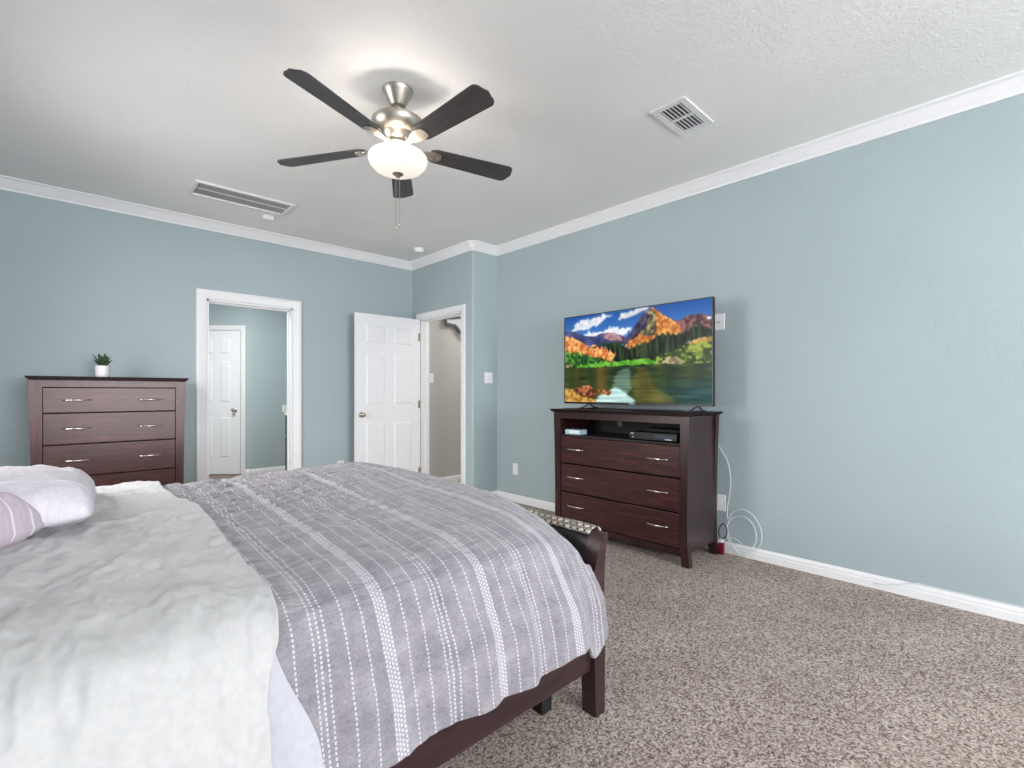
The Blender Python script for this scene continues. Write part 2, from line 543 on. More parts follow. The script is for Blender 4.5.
def window(name, axis, s, e, lo, hi, b0, label):
    root = struct(empty(name, (0, 0, 0)), label, 'window')
    bm = newbm()
    def bx(a0, a1, z0, z1, d0=0.02, d1=0.08):
        if axis == 'x': box(bm, a0, a1, b0 + d0, b0 + d1, z0, z1, 0.003)
        else: box(bm, b0 + d0, b0 + d1, a0, a1, z0, z1, 0.003)
    w = 0.05
    bx(s, e, lo, lo + w); bx(s, e, hi - w, hi); bx(s, s + w, lo + w, hi - w); bx(e - w, e, lo + w, hi - w)
    m = (s + e) / 2; zm = (lo + hi) / 2
    bx(s + w, e - w, zm - 0.02, zm + 0.02)
    if e - s > 1.5: bx(m - 0.03, m + 0.03, lo + w, hi - w)
    obj('window_frame', bm, M['trim'], root)
    bm = newbm(); bx(s + w * 0.6, e - w * 0.6, lo + w * 0.6, hi - w * 0.6, 0.048, 0.052)
    obj('pane', bm, M['glass'], root)
window('window_1', 'x', *RW, VR - TH, 'wide white framed window in the wall behind the camera')
window('window_2', 'y', *SW, UL - TH, 'white framed window in the left wall beyond the bed')
window('window_3', 'y', *LW, UL - TH, 'white framed window in the left wall behind the camera')

# bathroom shell: a 45 degree wall with a door, a straight wall, side walls
fw = Vector((math.cos(YAW), math.sin(YAW))); rt = Vector((math.sin(YAW), -math.cos(YAW)))
DD = 6.80
def diag(x_s):                # point of the diagonal wall at lateral offset x_s
    p = fw * DD + rt * x_s
    return (p.x, p.y)
CX = -3.672                   # lateral offset of the diagonal wall's right end
cpt = diag(CX)
bm = newbm()
d0 = diag(CX - 2.4)
e0 = (d0[0] + fw.x * TH, d0[1] + fw.y * TH); e1 = (cpt[0] + fw.x * TH, cpt[1] + fw.y * TH)
prism(bm, [d0, cpt, e1, e0], 0, H)
struct(obj('wall_bathroom_diagonal', bm, M['wall']), 'pale blue angled bathroom wall holding the closed white door', 'wall')
bm = newbm(); box(bm, cpt[0], 3.0, cpt[1], cpt[1] + TH, 0, H)
struct(obj('wall_bathroom', bm, M['wall']), 'blue bathroom wall seen through the right of the doorway', 'wall')
bm = newbm(); box(bm, 2.72, 2.84, VB + TH, cpt[1], 0, H)
struct(obj('wall_bathroom_right', bm, M['wall']), 'bathroom side wall behind the vanity', 'wall')
bm = newbm(); box(bm, -0.32, -0.2, VB + TH, 9.0, 0, H)
struct(obj('wall_bathroom_left', bm, M['wall']), 'bathroom left side wall', 'wall')
# hall
HV = 5.10
bm = newbm(); box(bm, UE + TH, 7.0, HV, HV + TH, 0, H)
struct(obj('wall_hall', bm, M['hall']), 'greige hall wall seen through the entry doorway', 'wall')
bm = newbm(); box(bm, UR + TH, 7.0, VJ - 0.02, VJ + 0.1, 0, H); box(bm, 6.9, 7.0, VJ + 0.1, HV, 0, H)
struct(obj('wall_hall_far', bm, M['hall']), 'greige far walls of the hall', 'wall')

# crown moulding
cd, cp = 0.086, 0.072
crown = [(0, H - cd), (0.010, H - cd), (0.012, H - cd + 0.012), (0.020, H - cd + 0.018), (0.030, H - cd + 0.034), (0.046, H - cd + 0.052),
         (0.056, H - 0.022), (0.060, H - 0.014), (cp, H - 0.010), (cp, H), (0, H)]
bm = newbm()
arcp = [(UE + r - r * math.cos(a), VJ + r - r * math.sin(a)) for a in [k * PI / 8 for k in range(5)]]
cpath = [(UL, VB), (UE, VB)] + arcp + [(UR, VJ), (UR, VR), (UL, VR)]
sweep(bm, cpath, crown, inward=-1, closed=True)
struct(obj('trim_1', bm, M['trim'], auto=50), 'white crown moulding around the top of the bedroom walls', 'crown moulding')

bb = 0.078
bprof = [(0, 0), (0.015, 0), (0.015, bb * 0.55), (0.010, bb * 0.60), (0.012, bb * 0.70), (0.010, bb * 0.82), (0.006, bb * 0.92), (0.004, bb), (0, bb)]
CW = 0.085
def base(name, path, label):
    bm = newbm(); sweep(bm, path, bprof, inward=-1)
    struct(obj(name, bm, M['trim'], auto=50), label, 'baseboard')
base('baseboard_right', arcp[2:] + [(UR, VJ), (UR, VR)], 'white baseboard along the television wall')
base('baseboard_entry', [(UE, EO0 - 0.068)] + arcp[:3], 'short white baseboard beside the entry doorway')
base('baseboard_back_left', [(UL, VB), (BO0 - CW - 0.002, VB)], 'white baseboard behind the tall chest')
base('baseboard_back_right', [(BO1 + CW + 0.002, VB), (UE, VB), (UE, EO1 + 0.07)], 'white baseboard behind the open door')
base('baseboard_hall', [(UE + TH + 0.001, HV), (6.9, HV)], 'white baseboard of the hall wall')
base('baseboard_rear', [(UR, VR), (UL, VR), (UL, VB)], 'white baseboard behind the camera and bed head')
base('baseboard_bathroom', [cpt, (2.72, cpt[1])], 'white baseboard of the bathroom wall')
dcx = -3.745                                                 # right edge of bathroom door casing
base('baseboard_bathroom_diagonal', [diag(dcx + 0.002), cpt], 'short white baseboard beside the closed bathroom door')

def casing(bm, axis, s, e, top, face, w, sign, floor=0.0):
    """mitred profiled casing round an opening. axis x: runs along x on plane y=face; sign = direction out of the wall"""
    prof = [(0.004, 0.0), (0.004, 0.010), (0.016, 0.014), (w * 0.55, 0.016), (w * 0.72, 0.020), (w - 0.006, 0.020), (w, 0.016), (w, 0.0)]
    path = [(s, floor, -1, 0), (s, top, -1, 1), (e, top, 1, 1), (e, floor, 1, 0)]
    rings = []
    for a, z, da, dz in path:
        ring = []
        for o, d in prof:
            aa = a + da * o; zz = z + dz * o; dd = face + sign * d
            ring.append(bm.verts.new((aa, dd, zz) if axis == 'x' else (dd, aa, zz)))
        rings.append(ring)
    k = len(prof)
    for A, B in zip(rings, rings[1:]):
        for j in range(k):
            bm.faces.new((A[j], A[(j + 1) % k], B[(j + 1) % k], B[j]))
    bm.faces.new(rings[0]); bm.faces.new(rings[-1])

def jamb(bm, axis, s, e, top, f0, f1):
    t = 0.016
    def bx(a0, a1, z0, z1, g0=f0, g1=f1):
        if axis == 'x': box(bm, a0, a1, g0, g1, z0, z1)
        else: box(bm, g0, g1, a0, a1, z0, z1)
    bx(s - 0.001, s + t, 0, top); bx(e - t, e + 0.001, 0, top); bx(s, e, top - t, top + 0.001)
    m = (f0 + f1) / 2                                       # door stop
    bx(s + t, s + t + 0.010, 0, top - t, m, m + 0.03); bx(e - t - 0.010, e - t, 0, top - t, m, m + 0.03)
    bx(s + t, e - t, top - t - 0.010, top - t, m, m + 0.03)

bm = newbm()
casing(bm, 'x', BO0, BO1, BOZ, VB, CW, -1); casing(bm, 'x', BO0, BO1, BOZ, VB + TH, 0.06, 1)
jamb(bm, 'x', BO0, BO1, BOZ, VB - 0.001, VB + TH + 0.001)
struct(obj('trim_2', bm, M['trim'], auto=50), 'white casing and jamb of the bathroom doorway', 'door casing')
bm = newbm()
casing(bm, 'y', EO0, EO1, EOZ, UE, 0.068, -1); casing(bm, 'y', EO0, EO1, EOZ, UE + TH, 0.055, 1)
jamb(bm, 'y', EO0, EO1, EOZ, UE - 0.001, UE + TH + 0.001)
struct(obj('trim_3', bm, M['trim'], auto=50), 'white casing and jamb of the entry doorway', 'door casing')

# six panel door slab, x 0..w, y 0..th, z 0..h
def six_panel(w, h, th=0.035, stile=0.115, mull=0.105):
    bm = newbm()
    pw = (w - 2 * stile - mull) / 2
    xs = [0, stile, stile + pw, stile + pw + mull, w - stile, w]
    k = h / 2.01
    zs = [0, 0.235 * k, 0.805 * k, 1.005 * k, 1.585 * k, 1.69 * k, 1.89 * k, h]
    for side in (0, 1):
        y = 0 if side == 0 else th
        g = [[bm.verts.new((x, y, z)) for z in zs] for x in xs]
        panels = []
        for i in range(len(xs) - 1):
            for j in range(len(zs) - 1):
                q = (g[i][j], g[i + 1][j], g[i + 1][j + 1], g[i][j + 1])
                if side: q = tuple(reversed(q))
                f = bm.faces.new(q)
                if i in (1, 3) and j in (1, 3, 5): panels.append(f)
        bmesh.ops.inset_individual(bm, faces=panels, thickness=0.012, depth=-0.009)
        bmesh.ops.inset_individual(bm, faces=panels, thickness=0.008, depth=0.0)
        bmesh.ops.inset_individual(bm, faces=panels, thickness=0.022, depth=0.006)
        if side == 0: g0 = g
    nx, nz = len(xs), len(zs)
    def rim(A, B):
        for p in range(len(A) - 1): bm.faces.new((A[p], A[p + 1], B[p + 1], B[p]))
    rim([g0[i][0] for i in range(nx)], [g[i][0] for i in range(nx)])
    rim([g0[i][-1] for i in range(nx)], [g[i][-1] for i in range(nx)])
    rim([g0[0][j] for j in range(nz)], [g[0][j] for j in range(nz)])
    rim([g0[-1][j] for j in range(nz)], [g[-1][j] for j in range(nz)])
    return bm

def knob(parent, x, z, y, sign):
    bm = newbm()
    lathe(bm, [(0, 0), (0.031, 0), (0.031, 0.005), (0.024, 0.009), (0.012, 0.012), (0.011, 0.030), (0.018, 0.036), (0.026, 0.046), (0.027, 0.054), (0.022, 0.062), (0.010, 0.066), (0, 0.0665)], 24)
    bmesh.ops.rotate(bm, verts=bm.verts[:], matrix=Matrix.Rotation(PI / 2 * (1 if sign < 0 else -1), 3, 'X'))
    return obj('door_knob', bm, M['nickel'], parent, smooth=True, loc=(x, y, z))

# open bedroom door
d1 = struct(empty('door_1', (2.345, 4.968, 0.015)), 'white six-panel door standing open against the back wall', 'door')
obj('door_panel', six_panel(0.81, 2.01), M['door'], d1)
knob(d1, 0.065, 0.90, 0.0, -1); knob(d1, 0.065, 0.90, 0.035, 1)
for z in (0.2, 1.0, 1.8):
    bm = newbm()
    lathe(bm, [(0, -0.05), (0.006, -0.05), (0.006, 0.05), (0, 0.05)], 10)
    box(bm, -0.03, 0.0, 0.002, 0.0045, -0.045, 0.045)
    obj('hinge', bm, M['nickel'], d1, loc=(0.815, -0.004, z))

# closed bathroom door on the diagonal wall: local frame x along rt, y along fw
p0 = diag(dcx - 0.07 - 0.66)
d2 = struct(empty('door_2', (p0[0], p0[1], 0.012), YAW - PI / 2), 'narrow white six-panel door closed in the bathroom', 'door')
for_slab = six_panel(0.66, 2.01, 0.035, 0.13, 0.105)
o = obj('door_panel', for_slab, M['door'], d2, loc=(0, -0.004 - 0.012, 0))
knob(d2, 0.66 - 0.065, 0.90, -0.016, -1)
t3 = struct(empty('trim_4', (p0[0], p0[1], 0), YAW - PI / 2), 'white casing around the closed bathroom door', 'door casing')
bm = newbm(); casing(bm, 'x', -0.004, 0.664, 2.03, 0, 0.066, -1); obj('casing', bm, M['trim'], t3)

# ------------------------------------------------------------------ wall plates and ceiling fittings
def plate(name, label, loc, rz, w, h, kind, cat='outlet', group=None):
    """wall plate facing local -Y"""
    root = thing(name, label, cat, loc, rz, group)
    bm = newbm(); box(bm, -w / 2, w / 2, -0.006, 0.0, -h / 2, h / 2, 0.003)
    obj('cover_plate', bm, M['plate'], root)
    if kind == 'outlet':
        for dz in (-0.02, 0.02):
            bm = newbm(); box(bm, -0.016, 0.016, -0.0085, -0.006, dz - 0.013, dz + 0.013, 0.002)
            obj('socket', bm, M['plate'], root)
    elif kind == 'switch':
        for dx in ((-0.023, 0.023) if w > 0.1 else (0,)):
            bm = newbm(); box(bm, dx - 0.016, dx + 0.016, -0.010, -0.006, -0.033, 0.033, 0.002)
            obj('rocker', bm, M['plate'], root)
    elif kind == 'coax':
        bm = newbm(); lathe(bm, [(0, 0), (0.006, 0), (0.005, 0.012), (0, 0.012)], 10)
        bmesh.ops.rotate(bm, verts=bm.verts[:], matrix=Matrix.Rotation(PI / 2, 3, 'X'))
        obj('connector', bm, M['nickel'], root, loc=(0, -0.006, 0))
    return root
RZ_R = -PI / 2               # faces -x (mounted on a wall at larger x)
plate('light_switch', 'white light switch plate on the narrow wall beside the entry doorway', (3.404, VJ, 1.315), 0, 0.115, 0.118, 'switch', 'light switch')
plate('wall_outlet', 'white wall outlet low on the right wall between the rounded corner and the TV chest', (UR, 3.705, 0.347), RZ_R, 0.075, 0.118, 'outlet')
plate('wall_outlet', 'white outlet low on the wall just right of the media chest', (UR, 1.535, 0.353), RZ_R, 0.078, 0.118, 'outlet')
plate('wall_outlet', 'white outlet on the back wall just left of the open door', (2.275, VB, 0.345), 0, 0.075, 0.118, 'outlet')
plate('cable_plate', 'white blank wall plate beside the upper right edge of the television', (UR, 1.542, 1.672), RZ_R, 0.078, 0.118, 'coax', 'wall plate')
plate('light_switch', 'white switch plate on the hall wall beside the entry doorway', (3.375, HV, 1.335), 0, 0.12, 0.118, 'switch', 'light switch')

# return air grille
g = thing('return_air_grille', 'long white return air grille on the ceiling left of the fan', 'vent', (1.105, 4.385, H))
L, W = 0.72, 0.315
bm = newbm()
fr = 0.026
for a in ((-L / 2, L / 2, -W / 2, -W / 2 + fr), (-L / 2, L / 2, W / 2 - fr, W / 2), (-L / 2, -L / 2 + fr, -W / 2 + fr, W / 2 - fr), (L / 2 - fr, L / 2, -W / 2 + fr, W / 2 - fr)):
    box(bm, *a, -0.016, 0, 0.003)
box(bm, -L / 2 + fr, L / 2 - fr, -0.005, 0.005, -0.007, -0.002)
obj('frame', bm, M['ventwhite'], g)
bm = newbm(); box(bm, -L / 2 + fr, L / 2 - fr, -W / 2 + fr, W / 2 - fr, -0.003, -0.001); obj('duct_backing', bm, M['duct'], g)  # flat grey sheet filling the frame behind the louvers
bm = newbm()
nb = 56
for k in range(nb):
    x = -L / 2 + fr + (k + 0.5) * (L - 2 * fr) / nb
    box(bm, x - 0.0016, x + 0.0016, -W / 2 + fr, W / 2 - fr, -0.0052, -0.003)
obj('louver_bank', bm, M['ventwhite'], g)

bm = newbm(); box(bm, -0.045, 0.045, -0.024, 0.024, -0.040, 0, 0.006)
tag(obj('ceiling_sensor', bm, M['plate'], None, loc=(1.372, 4.66, H)), 'small white sensor box on the ceiling beside the long return grille', 'sensor')

v = thing('supply_air_register', 'small white two-bank air register on the ceiling right of the fan', 'vent', (2.615, 1.357, H))
L, W = 0.36, 0.210
bm = newbm(); fr = 0.040
for a in ((-L / 2, L / 2, -W / 2, -W / 2 + fr), (-L / 2, L / 2, W / 2 - fr, W / 2), (-L / 2, -L / 2 + fr, -W / 2 + fr, W / 2 - fr), (L / 2 - fr, L / 2, -W / 2 + fr, W / 2 - fr)):
    box(bm, *a, -0.010, 0, 0.004)
box(bm, -0.010, 0.010, -W / 2 + fr, W / 2 - fr, -0.010, -0.002)
obj('frame', bm, M['ventwhite'], v)
bm = newbm(); box(bm, -L / 2 + fr, L / 2 - fr, -W / 2 + fr, W / 2 - fr, -0.002, -0.001); obj('duct_backing', bm, M['dark'], v)  # flat dark sheet: the duct's shade is put into its colour
for s in (-1, 1):
    for k in range(6):
        y = -W / 2 + fr + (k + 0.5) * (W - 2 * fr) / 6
        bm = newbm()
        x0, x1 = (-L / 2 + fr, -0.010) if s < 0 else (0.010, L / 2 - fr)
        vs = box(bm, x0, x1, -0.009, 0.009, -0.0008, 0.0008)
        bmesh.ops.rotate(bm, verts=vs, cent=(0, 0, 0), matrix=Matrix.Rotation(math.radians(28), 3, 'X'))
        bmesh.ops.translate(bm, verts=vs, vec=(0, y, -0.008))
        obj('louver', bm, M['ventwhite'], v)

sd = thing('smoke_detector', 'small round white smoke detector on the ceiling near the far corner', 'smoke detector', (2.91, 4.60, H))
bm = newbm(); lathe(bm, [(0, 0), (0.062, 0), (0.062, -0.010), (0, -0.010)], 28); obj('mounting_base', bm, M['plate'], sd, auto=40)
bm = newbm(); lathe(bm, [(0, -0.010), (0.055, -0.010), (0.052, -0.030), (0.040, -0.042), (0, -0.044)], 28); obj('detector_body', bm, M['plate'], sd, auto=40)

# ------------------------------------------------------------------ ceiling fan
fan = thing('ceiling_fan', 'five-blade ceiling fan with nickel housing, dark blades and lit glass bowl', 'ceiling fan', (1.302, 2.262, H))
FZ = H
def fl(name, prof, mat, seg=40, auto=35, parent=fan):
    bm = newbm(); lathe(bm, [(r, z - FZ) for r, z in prof], seg); return obj(name, bm, mat, parent, auto=auto)
fl('canopy', [(0, H), (0.080, H), (0.080, H - 0.008), (0.072, H - 0.02), (0.044, H - 0.074), (0.036, H - 0.084), (0.026, H - 0.086), (0, H - 0.086)], M['nickel'])
fl('downrod', [(0, 2.67), (0.012, 2.67), (0.012, 2.61), (0.022, 2.608), (0.022, 2.596), (0, 2.596)], M['nickel'], 20)
fl('motor_housing', [(0, 2.600), (0.06, 2.599), (0.118, 2.588), (0.134, 2.576), (0.134, 2.566), (0.128, 2.548), (0.112, 2.524), (0.090, 2.510), (0.084, 2.506), (0.076, 2.486), (0.060, 2.466), (0.050, 2.460), (0, 2.460)], M['nickel'])
fl('switch_housing', [(0, 2.462), (0.070, 2.462), (0.072, 2.448), (0.050, 2.442), (0.046, 2.420), (0.058, 2.414), (0.058, 2.404), (0.02, 2.402), (0.012, 2.33), (0, 2.31)], M['nickel'])
bwl = fl('glass_bowl', [(0.128, 2.408), (0.142, 2.402), (0.152, 2.390), (0.153, 2.378), (0.145, 2.354), (0.122, 2.330), (0.088, 2.314), (0.050, 2.307), (0.018, 2.305), (0.018, 2.309), (0.05, 2.311), (0.087, 2.319), (0.118, 2.334), (0.140, 2.357), (0.1485, 2.378), (0.1475, 2.389), (0.139, 2.399), (0.126, 2.405)], M['bowl'], 48, 60)
fl('finial', [(0, 2.314), (0.026, 2.309), (0.029, 2.303), (0.022, 2.298), (0.010, 2.291), (0.006, 2.283), (0, 2.281)], M['nickel'], 24)
for sx, ln in ((-0.012, 0.255), (0.010, 0.235)):
    bm = newbm()
    z0 = 2.292 - FZ
    nbd = int(ln / 0.006)
    tube(bm, [(sx, 0, z0), (sx, 0, z0 - ln)], 0.0013, 5)
    for k in range(0, nbd, 2):
        bmesh.ops.create_icosphere(bm, subdivisions=1, radius=0.0024, matrix=Matrix.Translation((sx, 0, z0 - 0.006 * k)))
    ch = obj('pull_chain', bm, M['nickel'], fan)
    bm = newbm(); lathe(bm, [(0, 0), (0.003, -0.002), (0.005, -0.014), (0.004, -0.026), (0, -0.028)], 12, (sx, 0, z0 - ln))
    obj('chain_knob', bm, M['nickel'], ch, smooth=True)
def blade_outline():
    pts = []
    r0, r1 = 0.175, 0.685
    w0, w1 = 0.052, 0.066
    pts += [(r0, -w0 * 0.72), (r0 + 0.03, -w0)]
    pts += [(r1 - 0.05, -w1)]
    for a in range(0, 7):
        t = a / 6 * PI / 2
        pts.append((r1 - 0.045 + 0.033 * math.sin(t), -w1 + 0.033 - 0.033 * math.cos(t)))
    pts.append((r1 + 0.0, 0))
    for a in range(6, -1, -1):
        t = a / 6 * PI / 2
        pts.append((r1 - 0.045 + 0.033 * math.sin(t), w1 - 0.033 + 0.033 * math.cos(t)))
    pts += [(r1 - 0.05, w1), (r0 + 0.03, w0), (r0, w0 * 0.72)]
    return pts
proto = None
for k in range(5):
    ang = math.radians((-86.5, -12.5, 57.0, 127.0, 202.0)[k]); droop = math.radians((0.0, -0.8, -0.6, 2.9, 0.5)[k])
    if proto is None:
        bm = newbm(); prism(bm, blade_outline(), -0.0035, 0.0035)
        bl = obj('blade', bm, M['blade'], fan)
        bm = newbm()
        # blade iron: arm plus flared plate under the blade
        prism(bm, [(0.060, -0.016), (0.115, -0.013), (0.150, -0.030), (0.200, -0.036), (0.232, -0.028), (0.242, 0), (0.232, 0.028), (0.200, 0.036), (0.150, 0.030), (0.115, 0.013), (0.060, 0.016)], -0.0085, -0.0045)
        tube(bm, [(0.050, 0, 0.012), (0.085, 0, 0.004), (0.120, 0, -0.006)], 0.008, 8)
        for sx, sy in ((0.19, 0.02), (0.19, -0.02), (0.222, 0)):
            lathe(bm, [(0, -0.0115), (0.004, -0.011), (0.005, -0.0085), (0, -0.008)], 10, (sx, sy, 0))
        ir = obj('blade_iron', bm, M['nickel'], bl)
        proto = (bl, ir)
    else:
        bl = proto[0].copy(); C.objects.link(bl); bl.parent = fan
        ir = proto[1].copy(); C.objects.link(ir); ir.parent = bl
    bl.rotation_euler = (Matrix.Rotation(ang, 3, 'Z') @ Matrix.Rotation(droop, 3, 'Y') @ Matrix.Rotation(math.radians(-12), 3, 'X')).to_euler()
    bl.location = (0, 0, 2.446 - FZ)
for k in range(2):
    a = 0.9 + PI * k
    d = bpy.data.lights.new('fan_bulb', 'POINT'); d.energy = 2.6; d.color = (1.0, 0.94, 0.86); d.shadow_soft_size = 0.022
    lo = bpy.data.objects.new('fan_bulb', d); lo.location = (0.088 * math.cos(a), 0.088 * math.sin(a), 2.398 - FZ); lo.parent = fan
    C.objects.link(lo)

# ------------------------------------------------------------------ chests of drawers
def handle(parent, loc, along, length, out):
    """arched pull with beaded middle; along = 'x' or 'y', out = unit vector out of the drawer front"""
    bm = newbm()
    n = 24
    path, rad = [], []
    for k in range(n + 1):
        t = -1 + 2 * k / n
        o = 0.006 + 0.022 * (1 - t * t) ** 0.6 if abs(t) < 1 else 0.0
        p = (t * length / 2, o, 0.0)
        path.append(p)
        rr = 0.0045 + 0.0022 * (1 - abs(t))
        if abs(t) < 0.42 and k % 2 == 0: rr += 0.0022
        rad.append(rr)
    path[0] = (-length / 2, -0.002, 0); path[-1] = (length / 2, -0.002, 0)
    tube(bm, path, 0.005, 8, radii=rad)
    for v in bm.verts:
        x, o, z = v.co
        v.co = Vector((x, out[1] * o, z)) if along == 'x' else Vector((out[0] * o, x, z))
    return obj('handle', bm, M['chrome'], parent, smooth=True, loc=loc)

def shaped_stile(bm, a_out_top, a_out_mid, a_in, d0, d1, h, axis, side):
    """front corner post whose outer edge flares at the top and at the foot"""
    s = 1 if side > 0 else -1
    zs = [0, 0.03, 0.08, 0.14, 0.3, 0.5, 0.7, 0.85, 0.95, 1.0]
    off = [0.010, 0.007, 0.0, -0.004, -0.006, -0.004, 0.0, 0.005, 0.009, 0.010]
    outer = [(a_out_mid + s * o, z * h) for z, o in zip(zs, off)]
    pts = outer + [(a_in, h), (a_in, 0.10), (a_in + s * 0.012, 0.0)]
    prism(bm, pts, d0, d1, 'Y' if axis == 'x' else 'X')

# tall chest on the back wall (front faces -y)
tc = thing('tall_chest_of_drawers', 'tall dark cherry five-drawer chest against the back wall', 'chest of drawers', (0.305, 4.70, 0))
w2 = 0.447
bm = newbm()
box(bm, -w2 + 0.004, -w2 + 0.026, 0.02, 0.44, 0.0, 1.25); box(bm, w2 - 0.026, w2 - 0.004, 0.02, 0.44, 0.0, 1.25)
box(bm, -w2 + 0.026, w2 - 0.026, 0.43, 0.44, 0.06, 1.25)
box(bm, -0.40, 0.40, 0.01, 0.03, 0.035, 0.075)
shaped_stile(bm, 0, -w2, -0.385, -0.001, 0.022, 1.25, 'x', -1)
shaped_stile(bm, 0, w2, 0.388, -0.001, 0.022, 1.25, 'x', 1)
box(bm, -0.386, 0.389, 0.0, 0.022, 1.197, 1.25)
obj('carcass', bm, M['woodZ'], tc)
bm = newbm()
prism(bm, [(-0.447, 1.245), (-0.470, 1.262), (-0.470, 1.273), (0.472, 1.273), (0.472, 1.262), (0.449, 1.245)], -0.025, 0.45, 'Y')
obj('top', bm, M['woodtop'], tc)
zz = [1.194, 1.010, 0.784, 0.550, 0.308, 0.080]
for k in range(5):
    bm = newbm(); box(bm, -0.382, 0.386, 0.003, 0.022, zz[k + 1] + 0.003, zz[k] - 0.003, 0.003)
    dr = obj('drawer', bm, M['woodX'], tc)
    zc = (zz[k] + zz[k + 1]) / 2
    for x in (-0.205, 0.222): handle(dr, (x, 0.003, zc), 'x', 0.15, (0, -1))

# plant on the tall chest
pl = thing('potted_succulent', 'small dark green succulent in a white pot on the tall chest', 'plant', (0.252, 4.88, 1.273))
bm = newbm(); lathe(bm, [(0, 0), (0.038, 0), (0.043, 0.005), (0.045, 0.02), (0.045, 0.090), (0.041, 0.090), (0.040, 0.078), (0, 0.078)], 28); obj('pot', bm, M['ceramic'], pl, auto=45)
bm = newbm(); lathe(bm, [(0, 0.080), (0.040, 0.079)], 20); obj('soil', bm, M['soil'], pl)
random.seed(4)
def leafmesh(bm, base, direction, length, wid):
    d = Vector(direction).normalized()
    s = d.cross(Vector((0, 0, 1))); s = s.normalized() if s.length > 1e-3 else Vector((1, 0, 0))
    n = s.cross(d)
    rings = []
    for t, w in ((0, 0.5), (0.2, 0.85), (0.45, 1.0), (0.7, 0.72), (0.9, 0.3), (1.0, 0.03)):
        c = Vector(base) + d * length * t + n * (-0.12 * length * t * t)
        rings.append([bm.verts.new(c + s * wid * w * math.cos(a) + n * wid * 0.35 * w * math.sin(a)) for a in [2 * PI * q / 8 for q in range(8)]])
    for A, B in zip(rings, rings[1:]):
        for q in range(8): bm.faces.new((A[q], A[(q + 1) % 8], B[(q + 1) % 8], B[q]))
    bm.faces.new(rings[0]); bm.faces.new(rings[-1])
cnt = 0
for ringn, tilt, ln, ph in ((4, 0.10, 0.105, 0.3), (6, 0.36, 0.108, 0.0), (6, 0.62, 0.080, 0.4)):
    for q in range(ringn):
        a = 2 * PI * q / ringn + ph + random.uniform(-0.15, 0.15)
        dirv = (math.sin(tilt) * math.cos(a), math.sin(tilt) * math.sin(a), math.cos(tilt))
        bm = newbm(); leafmesh(bm, (0.008 * math.cos(a), 0.008 * math.sin(a), 0.079), dirv, ln * random.uniform(0.85, 1.12), 0.017)
        obj('leaf', bm, M['leaf'], pl, smooth=True)

# TV chest on the right wall (front faces -x)
tv = thing('media_chest_of_drawers', 'dark cherry three-drawer media chest under the television with open shelf', 'chest of drawers', (3.02, 2.112, 0))
b2 = 0.585
bm = newbm()
box(bm, 0.02, 0.44, -b2 + 0.006, -b2 + 0.028, 0.09, 1.0); box(bm, 0.02, 0.44, b2 - 0.028, b2 - 0.006, 0.09, 1.0)
# front legs and posts
shaped_stile(bm, 0, -b2, -0.530, -0.001, 0.045, 1.0, 'y', -1)
shaped_stile(bm, 0, b2, 0.522, -0.001, 0.045, 1.0, 'y', 1)
# rear posts
shaped_stile(bm, 0, -b2, -0.530, 0.40, 0.447, 1.0, 'y', -1)
shaped_stile(bm, 0, b2, 0.522, 0.40, 0.447, 1.0, 'y', 1)
box(bm, 0.0, 0.022, -0.531, 0.523, 0.946, 1.0)
box(bm, 0.006, 0.03, -0.531, 0.523, 0.062, 0.108)
box(bm, 0.03, 0.44, -0.557, 0.557, 0.085, 0.10)
obj('carcass', bm, M['woodframe'], tv)
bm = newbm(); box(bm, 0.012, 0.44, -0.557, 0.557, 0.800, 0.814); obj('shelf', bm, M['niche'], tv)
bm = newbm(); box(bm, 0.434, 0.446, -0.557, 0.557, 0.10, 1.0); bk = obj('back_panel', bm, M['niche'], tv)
bm = newbm(); lathe(bm, [(0, 0), (0.026, 0), (0.026, 0.004), (0.018, 0.006), (0, 0.006)], 20)
bmesh.ops.rotate(bm, verts=bm.verts[:], matrix=Matrix.Rotation(-PI / 2, 3, 'Y'))
obj('cable_grommet', bm, plain('grey_plastic', (120, 120, 124), 0.5), bk, loc=(0.434, 0.24, 0.895))
bm = newbm()
prism(bm, [(-0.595, 0.998), (-0.617, 1.012), (-0.617, 1.021), (0.617, 1.021), (0.617, 1.012), (0.595, 0.998)], -0.022, 0.458, 'X')
obj('top', bm, M['woodtop'], tv)
for lo, hi, hz in ((0.583, 0.798, 0.700), (0.352, 0.577, 0.476), (0.112, 0.346, 0.243)):
    bm = newbm(); box(bm, 0.004, 0.022, -0.527, 0.519, lo + 0.002, hi - 0.002, 0.003)
    dr = obj('drawer', bm, M['woodY'], tv)
    for y in (-0.362, 0.362): handle(dr, (0.004, y, hz), 'y', 0.165, (-1, 0))

# devices on the open shelf
cb = thing('cable_box', 'black cable box on the open shelf under the television', 'electronics', (3.20, 1.82, 0.814))
bm = newbm(); box(bm, -0.13, 0.13, -0.19, 0.19, 0.004, 0.058, 0.005); obj('case', bm, M['black'], cb)
bm = newbm(); box(bm, -0.132, -0.130, -0.16, -0.02, 0.022, 0.042); obj('display', bm, plain('grey_display', (70, 80, 88), 0.2), cb)
for y, z in ((0.155, 0.046), (0.168, 0.046), (0.155, 0.020)):
    bm = newbm(); box(bm, -0.133, -0.130, y - 0.007, y + 0.007, z - 0.005, z + 0.005, 0.001); obj('button', bm, M['ornament_light'], cb)
bm = newbm(); box(bm, -0.133, -0.130, -0.15, -0.10, 0.012, 0.019); obj('lettering', bm, M['ornament_light'], cb)
bx_ = thing('small_router', 'thin black box resting on top of the cable box', 'electronics', (3.24, 1.80, 0.872))
